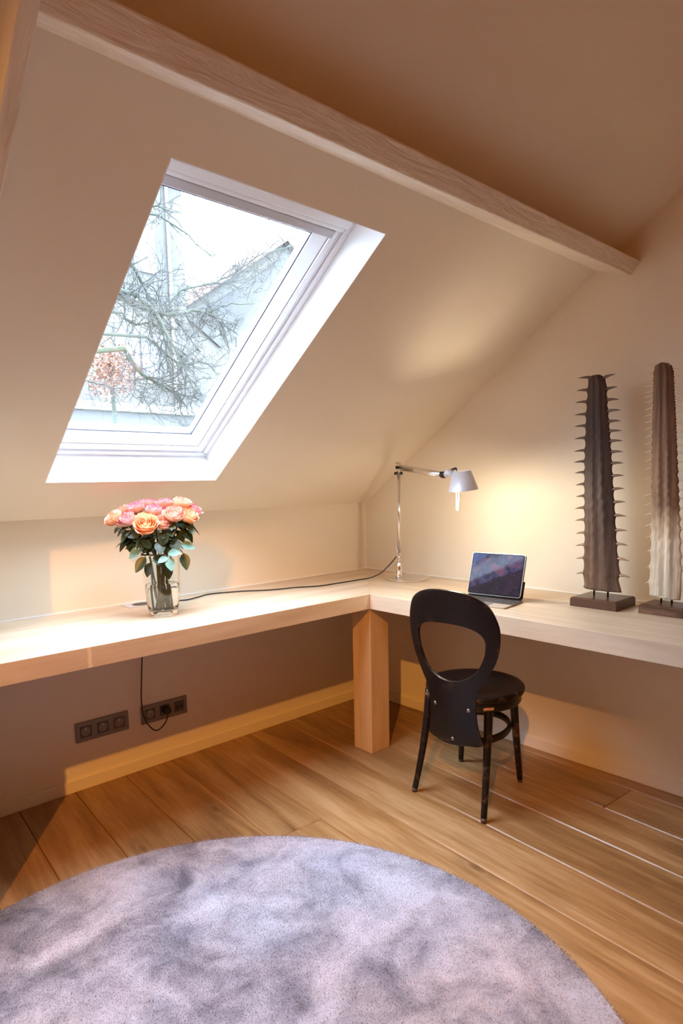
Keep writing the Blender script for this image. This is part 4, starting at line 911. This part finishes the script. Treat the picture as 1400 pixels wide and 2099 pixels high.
# leaves that hang over the rim: rose index, start (across, away, up), direction, length, half width, painted blue-green sheen?
EXTRA_LEAVES = [
    (4, (0.026, -0.080, 0.232), (-0.55, -0.3, -0.15), 0.045, 0.013, 1), (4, (0.028, -0.082, 0.232), (0.15, -0.4, -0.75), 0.050, 0.018, 1), (5, (0.026, -0.078, 0.245), (0.75, -0.3, 0.15), 0.052, 0.016, 1),
    (10, (0.075, -0.045, 0.275), (0.85, -0.2, -0.15), 0.055, 0.018, 1), (6, (0.060, -0.060, 0.285), (0.3, -0.2, -0.5), 0.03, 0.008, 1), (6, (0.085, -0.040, 0.240), (0.12, -0.3, -0.85), 0.060, 0.019, 0),
    (2, (-0.075, -0.045, 0.262), (-0.55, -0.25, -0.35), 0.048, 0.016, 1), (1, (-0.080, -0.030, 0.275), (-0.9, -0.1, -0.05), 0.048, 0.010, 1), (2, (-0.055, -0.060, 0.235), (-0.50, -0.2, -0.62), 0.062, 0.019, 0),
    (1, (-0.070, -0.050, 0.320), (-0.75, -0.2, 0.10), 0.055, 0.021, 0), (0, (0.000, -0.070, 0.280), (0.45, -0.2, 0.65), 0.060, 0.020, 0), (9, (0.060, -0.030, 0.300), (0.6, -0.2, 0.25), 0.05, 0.017, 0),
    (0, (-0.030, -0.070, 0.270), (-0.5, -0.3, 0.5), 0.055, 0.017, 0), (11, (-0.02, -0.055, 0.240), (0.25, -0.3, -0.4), 0.05, 0.018, 0), (8, (0.05, -0.05, 0.30), (0.1, -0.4, -0.6), 0.055, 0.020, 0),
    (3, (-0.05, -0.05, 0.30), (-0.1, -0.4, -0.5), 0.055, 0.020, 0), (7, (0.0, -0.06, 0.29), (0.0, -0.4, -0.5), 0.05, 0.020, 0), (12, (-0.04, -0.04, 0.21), (-0.2, -0.1, -0.7), 0.05, 0.016, 0), (13, (0.02, -0.045, 0.20), (0.1, -0.1, -0.8), 0.05, 0.018, 0)]
roses()

# ------------------------------------------------------------------ ceiling spotlight that throws the warm light
t = thing('ceiling_spotlight', 'small ceiling spotlight under the roof ridge', 'spotlight', (SPOT_POS.x, SPOT_POS.y, ZR+0.09))
dr = (Vector((-1.0, -0.9, 0.2))-SPOT_POS).normalized(); Ms = Matrix.Translation(SPOT_POS) @ dr.to_track_quat('-Z', 'Y').to_matrix().to_4x4()
bm = bmesh.new(); lathe(bm, [(0.045, 0.0), (0.045, 0.10), (0.0, 0.10), ], 32, Ms); lathe(bm, [(0.042, 0.0), (0.042, 0.09), (0.0, 0.09)], 32, Ms); objw('lamp_head', bm, M_DARK, t, smooth=False)
bm = bmesh.new(); cyl(bm, SPOT_POS - dr*0.10, Vector((SPOT_POS.x, SPOT_POS.y, ZR+0.1)), 0.008, 10); objw('bracket', bm, M_DARK, t)

# ------------------------------------------------------------------ added floor lamp, unseen behind the camera, as warm fill light
fl = thing('added_fill_lamp', 'added black floor lamp with warm globe bulb for fill light', 'lamp', (FILL_LAMP.x, FILL_LAMP.y, 0))
bm = bmesh.new(); lathe(bm, [(0, 0), (0.14, 0), (0.14, 0.015), (0, 0.02)], 32, Matrix.Translation((FILL_LAMP.x, FILL_LAMP.y, 0.001))); objw('base', bm, M_DARK, fl)
bm = bmesh.new(); cyl(bm, (FILL_LAMP.x, FILL_LAMP.y, 0.015), FILL_LAMP - Vector((0, 0, 0.10)), 0.010, 12); objw('pole', bm, M_DARK, fl, smooth=True)
bm = bmesh.new(); bmesh.ops.create_uvsphere(bm, u_segments=24, v_segments=14, radius=0.075, matrix=Matrix.Translation(FILL_LAMP)); objw('fill_globe', bm, mat('warm_fill_globe', (0.9, 0.7, 0.4), 0.4, Emission_Color=(1.0, 0.40, 0.04, 1), Emission_Strength=50.0), fl, smooth=True)
bm = bmesh.new(); cyl(bm, FILL_LAMP - Vector((0, 0, 0.11)), FILL_LAMP - Vector((0, 0, 0.065)), 0.022, 16); objw('socket', bm, M_DARK, fl, smooth=True)

# ------------------------------------------------------------------ outside: bare tree, russet tree, houses, ground
def outmat(name, c, rough=0.9, sc=3.0):
    m = mat(name, c, rough); n = N(m); n.color(n.ramp(n.noise(n.coord(), sc, 4), [(0.3, tuple(q*0.8 for q in c)), (0.7, tuple(min(1, q*1.2) for q in c))])); return m
M_BARK = outmat('lichened_bark', (0.024, 0.028, 0.020), 0.9, 14); M_TWIG = outmat('grey_twig', (0.020, 0.020, 0.018), 0.9, 5); M_MOSS = outmat('moss', (0.022, 0.028, 0.013), 0.9, 20)
GZ = -3.0
def bare_tree():
    rnd = random.Random(12)
    t = thing('bare_tree', 'bare lichen-covered tree outside the roof window', 'tree', (-1.1, 3.6, GZ))
    trunk = bmesh.new(); tube(trunk, catmull([(-1.1, 3.6, GZ), (-1.05, 3.65, 0.0), (-1.0, 3.6, 1.6), (-0.98, 3.55, 2.6), (-0.9, 3.5, 4.0)], 6), [0.20-0.004*i for i in range(25)], 12)
    objw('trunk', trunk, M_BARK, t, smooth=True)
    TH = {'A': 0.030, 'B': 0.026, 'C': 0.026, 'D': 0.015, 'E': 0.009, 'F': 0.013, 'G': 0.020, 'H': 0.014, 'I': 0.007, 'J': 0.016, 'K': 0.016, 'L': 0.012, 'M': 0.012}
    tw = bmesh.new(); twn = [0]
    def walk(p, d, L_, r, depth):
        pts = [p]; n_ = max(3, int(L_/0.05))
        for _ in range(n_):
            d = (d + Vector((rnd.gauss(0, 0.20), rnd.gauss(0, 0.20), rnd.gauss(0, 0.18)))).normalized(); p = p + d*(L_/n_); pts.append(p)
        tube(tw, pts, [r*(1-0.7*k/n_) for k in range(n_+1)], 4, cap=False); twn[0] += 1
        if depth > 0:
            for q in pts[1:]:
                if rnd.random() < 0.62:
                    e = (d + Vector((rnd.gauss(0, 0.9), rnd.gauss(0, 0.7), rnd.gauss(0, 0.9)))).normalized(); walk(q, e, L_*rnd.uniform(0.3, 0.6), r*0.55, depth-1)
        else:
            for q in pts:      # buds
                if rnd.random() < 0.5: tube(tw, [q, q+Vector((rnd.gauss(0, 0.012), 0, rnd.gauss(0, 0.012)))], [0.005, 0.001], 4, cap=False)
    for kx, P in BRANCHES.items():
        dy = rnd.uniform(-0.25, 0.25); root_dy = 0
        pts = catmull([Vector((x, 3.5+dy*min(1, i/2), z)) for i, (x, z) in enumerate(P)], 6)
        if kx in 'EI': pts = [pts[0] + Vector((0.5, 0.0, 0.9)), pts[0] + Vector((0.2, 0, 0.4))] + pts
        if kx in 'DJ': pts = [Vector((-0.95, 3.55, 3.4)), Vector((-0.3, 3.52, 3.85))] + pts
        if kx in 'GKM': pts = [Vector((-0.97, 3.55, 2.7)), Vector((-0.3, 3.52, pts[0].z-0.05))] + pts
        if kx in 'ABCL': pts = [Vector((-0.97, 3.55, pts[0].z-0.35)), Vector((-0.4, 3.53, pts[0].z-0.1))] + pts
        bm = bmesh.new(); n_ = len(pts); tube(bm, [q+Vector((rnd.gauss(0, 0.004), 0, rnd.gauss(0, 0.006))) for q in pts], [TH[kx]*(1-0.72*k/n_) for k in range(n_)], 8)
        objw('branch', bm, M_MOSS if kx == 'C' else M_BARK, t, smooth=True)
        sparse = kx in 'EIHD'
        for i in range(2, n_-1):
            if rnd.random() < (0.30 if sparse else 0.85):
                d = (pts[i+1]-pts[i]).normalized(); e = (d + Vector((rnd.gauss(0.1, 0.8), rnd.gauss(0, 0.6), rnd.gauss(-0.1, 0.8)))).normalized()
                walk(pts[i], e, rnd.uniform(0.15, 0.55)*(0.35 if sparse else 1), TH[kx]*0.30+0.001, 0 if sparse else 2)
    o = objw('twigs', tw, M_TWIG, t); o['kind'] = 'stuff'
bare_tree()
def russet():
    rnd = random.Random(6); t = thing('russet_tree', 'small tree with orange-brown autumn leaves beyond the bare tree', 'tree', (1.18, 6.2, GZ))
    bm = bmesh.new(); tube(bm, catmull([(1.18, 6.2, GZ), (1.15, 6.2, 0), (1.2, 6.15, 1.8), (1.18, 6.2, 2.9)], 6), [0.09-0.004*i for i in range(19)], 8); objw('trunk', bm, M_BARK, t, smooth=True)
    bm = bmesh.new()
    for _ in range(1500):
        c = Vector((1.18, 6.2, 2.86)) + Vector((rnd.gauss(0, 0.17), rnd.gauss(0, 0.2), rnd.gauss(0, 0.17)))
        a, b_ = Vector((rnd.gauss(0, 1), rnd.gauss(0, 1), rnd.gauss(0, 1))).normalized(), Vector((rnd.gauss(0, 1), rnd.gauss(0, 1), rnd.gauss(0, 1))).normalized()
        s_ = rnd.uniform(0.018, 0.035); b_ = (b_-a*a.dot(b_)).normalized()
        bm.faces.new([bm.verts.new(q) for q in (c-a*s_, c+b_*s_*0.5, c+a*s_, c-b_*s_*0.5)])
    o = objw('foliage', bm, outmat('russet_leaves', (0.105, 0.046, 0.024), 0.8, 8), t); o['kind'] = 'stuff'
russet()
M_RENDER = outmat('pale_blue_grey_render', (0.058, 0.054, 0.049), 0.9, 0.6); M_RW = outmat('white_render', (0.072, 0.067, 0.060), 0.9, 0.6); M_TILE = outmat('clay_roof_tiles', (0.092, 0.058, 0.046), 0.9, 2); M_PIPE = mat('white_downpipe', (0.12, 0.110, 0.098), 0.5); M_WIN = mat('house_window_glass', (0.06, 0.065, 0.08), 0.1)
M_SLATE = outmat('grey_slate', (0.045, 0.044, 0.042), 0.9, 1.0)
hA = thing('house', 'tall pale grey house with white downpipe at the left of the view', 'building', (2.6, 9.5, GZ))
bm = bmesh.new(); box(bm, (0.3, 9.0, GZ), (4.0, 13.0, 7.0)); objw('wall', bm, M_RENDER, hA)
bm = bmesh.new(); prism(bm, [(0.0, 7.0), (4.15, 7.0), (3.6, 7.8), (0.0, 8.6)], 'Y', 8.85, 13.2); objw('roof', bm, M_TILE, hA)
bm = bmesh.new(); cyl(bm, (3.66, 8.95, GZ), (3.66, 8.95, 7.0), 0.035, 10); objw('downpipe', bm, M_PIPE, hA)
for (xa, za) in ((2.95, 5.2), (2.5, 3.4), (3.0, 3.3)):
    bm = bmesh.new(); box(bm, (xa, 8.97, za), (xa+0.45, 9.02, za+0.8)); objw('window', bm, M_WIN, hA)
hB = thing('house', 'lower white house with a sloping tiled roof at the right of the view', 'building', (7.5, 12.5, GZ))
bm = bmesh.new(); prism(bm, [(5.70, GZ), (5.70, 5.75), (8.75, 7.9), (11.9, 5.6), (11.9, GZ)], 'Y', 12.0, 18.0); objw('wall', bm, M_RW, hB)
bm = bmesh.new(); prism(bm, [(5.45, 5.72), (8.75, 8.06), (8.75, 7.80), (5.45, 5.48)], 'Y', 11.75, 18.2); prism(bm, [(12.2, 5.50), (8.75, 8.06), (8.75, 7.80), (12.2, 5.25)], 'Y', 11.75, 18.2); objw('roof', bm, M_TILE, hB)
bm = bmesh.new(); prism(bm, [(5.75, 5.30), (8.75, 7.42), (9.6, 6.85), (6.6, 4.75)], 'Y', 11.93, 12.0); objw('gable_cladding', bm, M_SLATE, hB)
bm = bmesh.new(); box(bm, (7.1, 11.95, 4.6), (7.35, 12.0, 5.6)); objw('window', bm, M_WIN, hB)
hC = thing('outbuilding', 'low outbuilding with a pale flat roof below the trees', 'building', (2.8, 8.4, GZ))
bm = bmesh.new(); box(bm, (0.2, 7.6, GZ), (5.2, 8.8, 2.45)); objw('wall', bm, M_RENDER, hC)
bm = bmesh.new(); box(bm, (0.1, 7.5, 2.45), (5.3, 8.9, 2.58)); objw('roof', bm, M_PIPE, hC)
bm = bmesh.new(); box(bm, (-40, 1.0, GZ-0.2), (60, 60, GZ)); struct(obj('ground', bm, outmat('garden_ground', (0.10, 0.11, 0.09), 0.95, 0.8)))
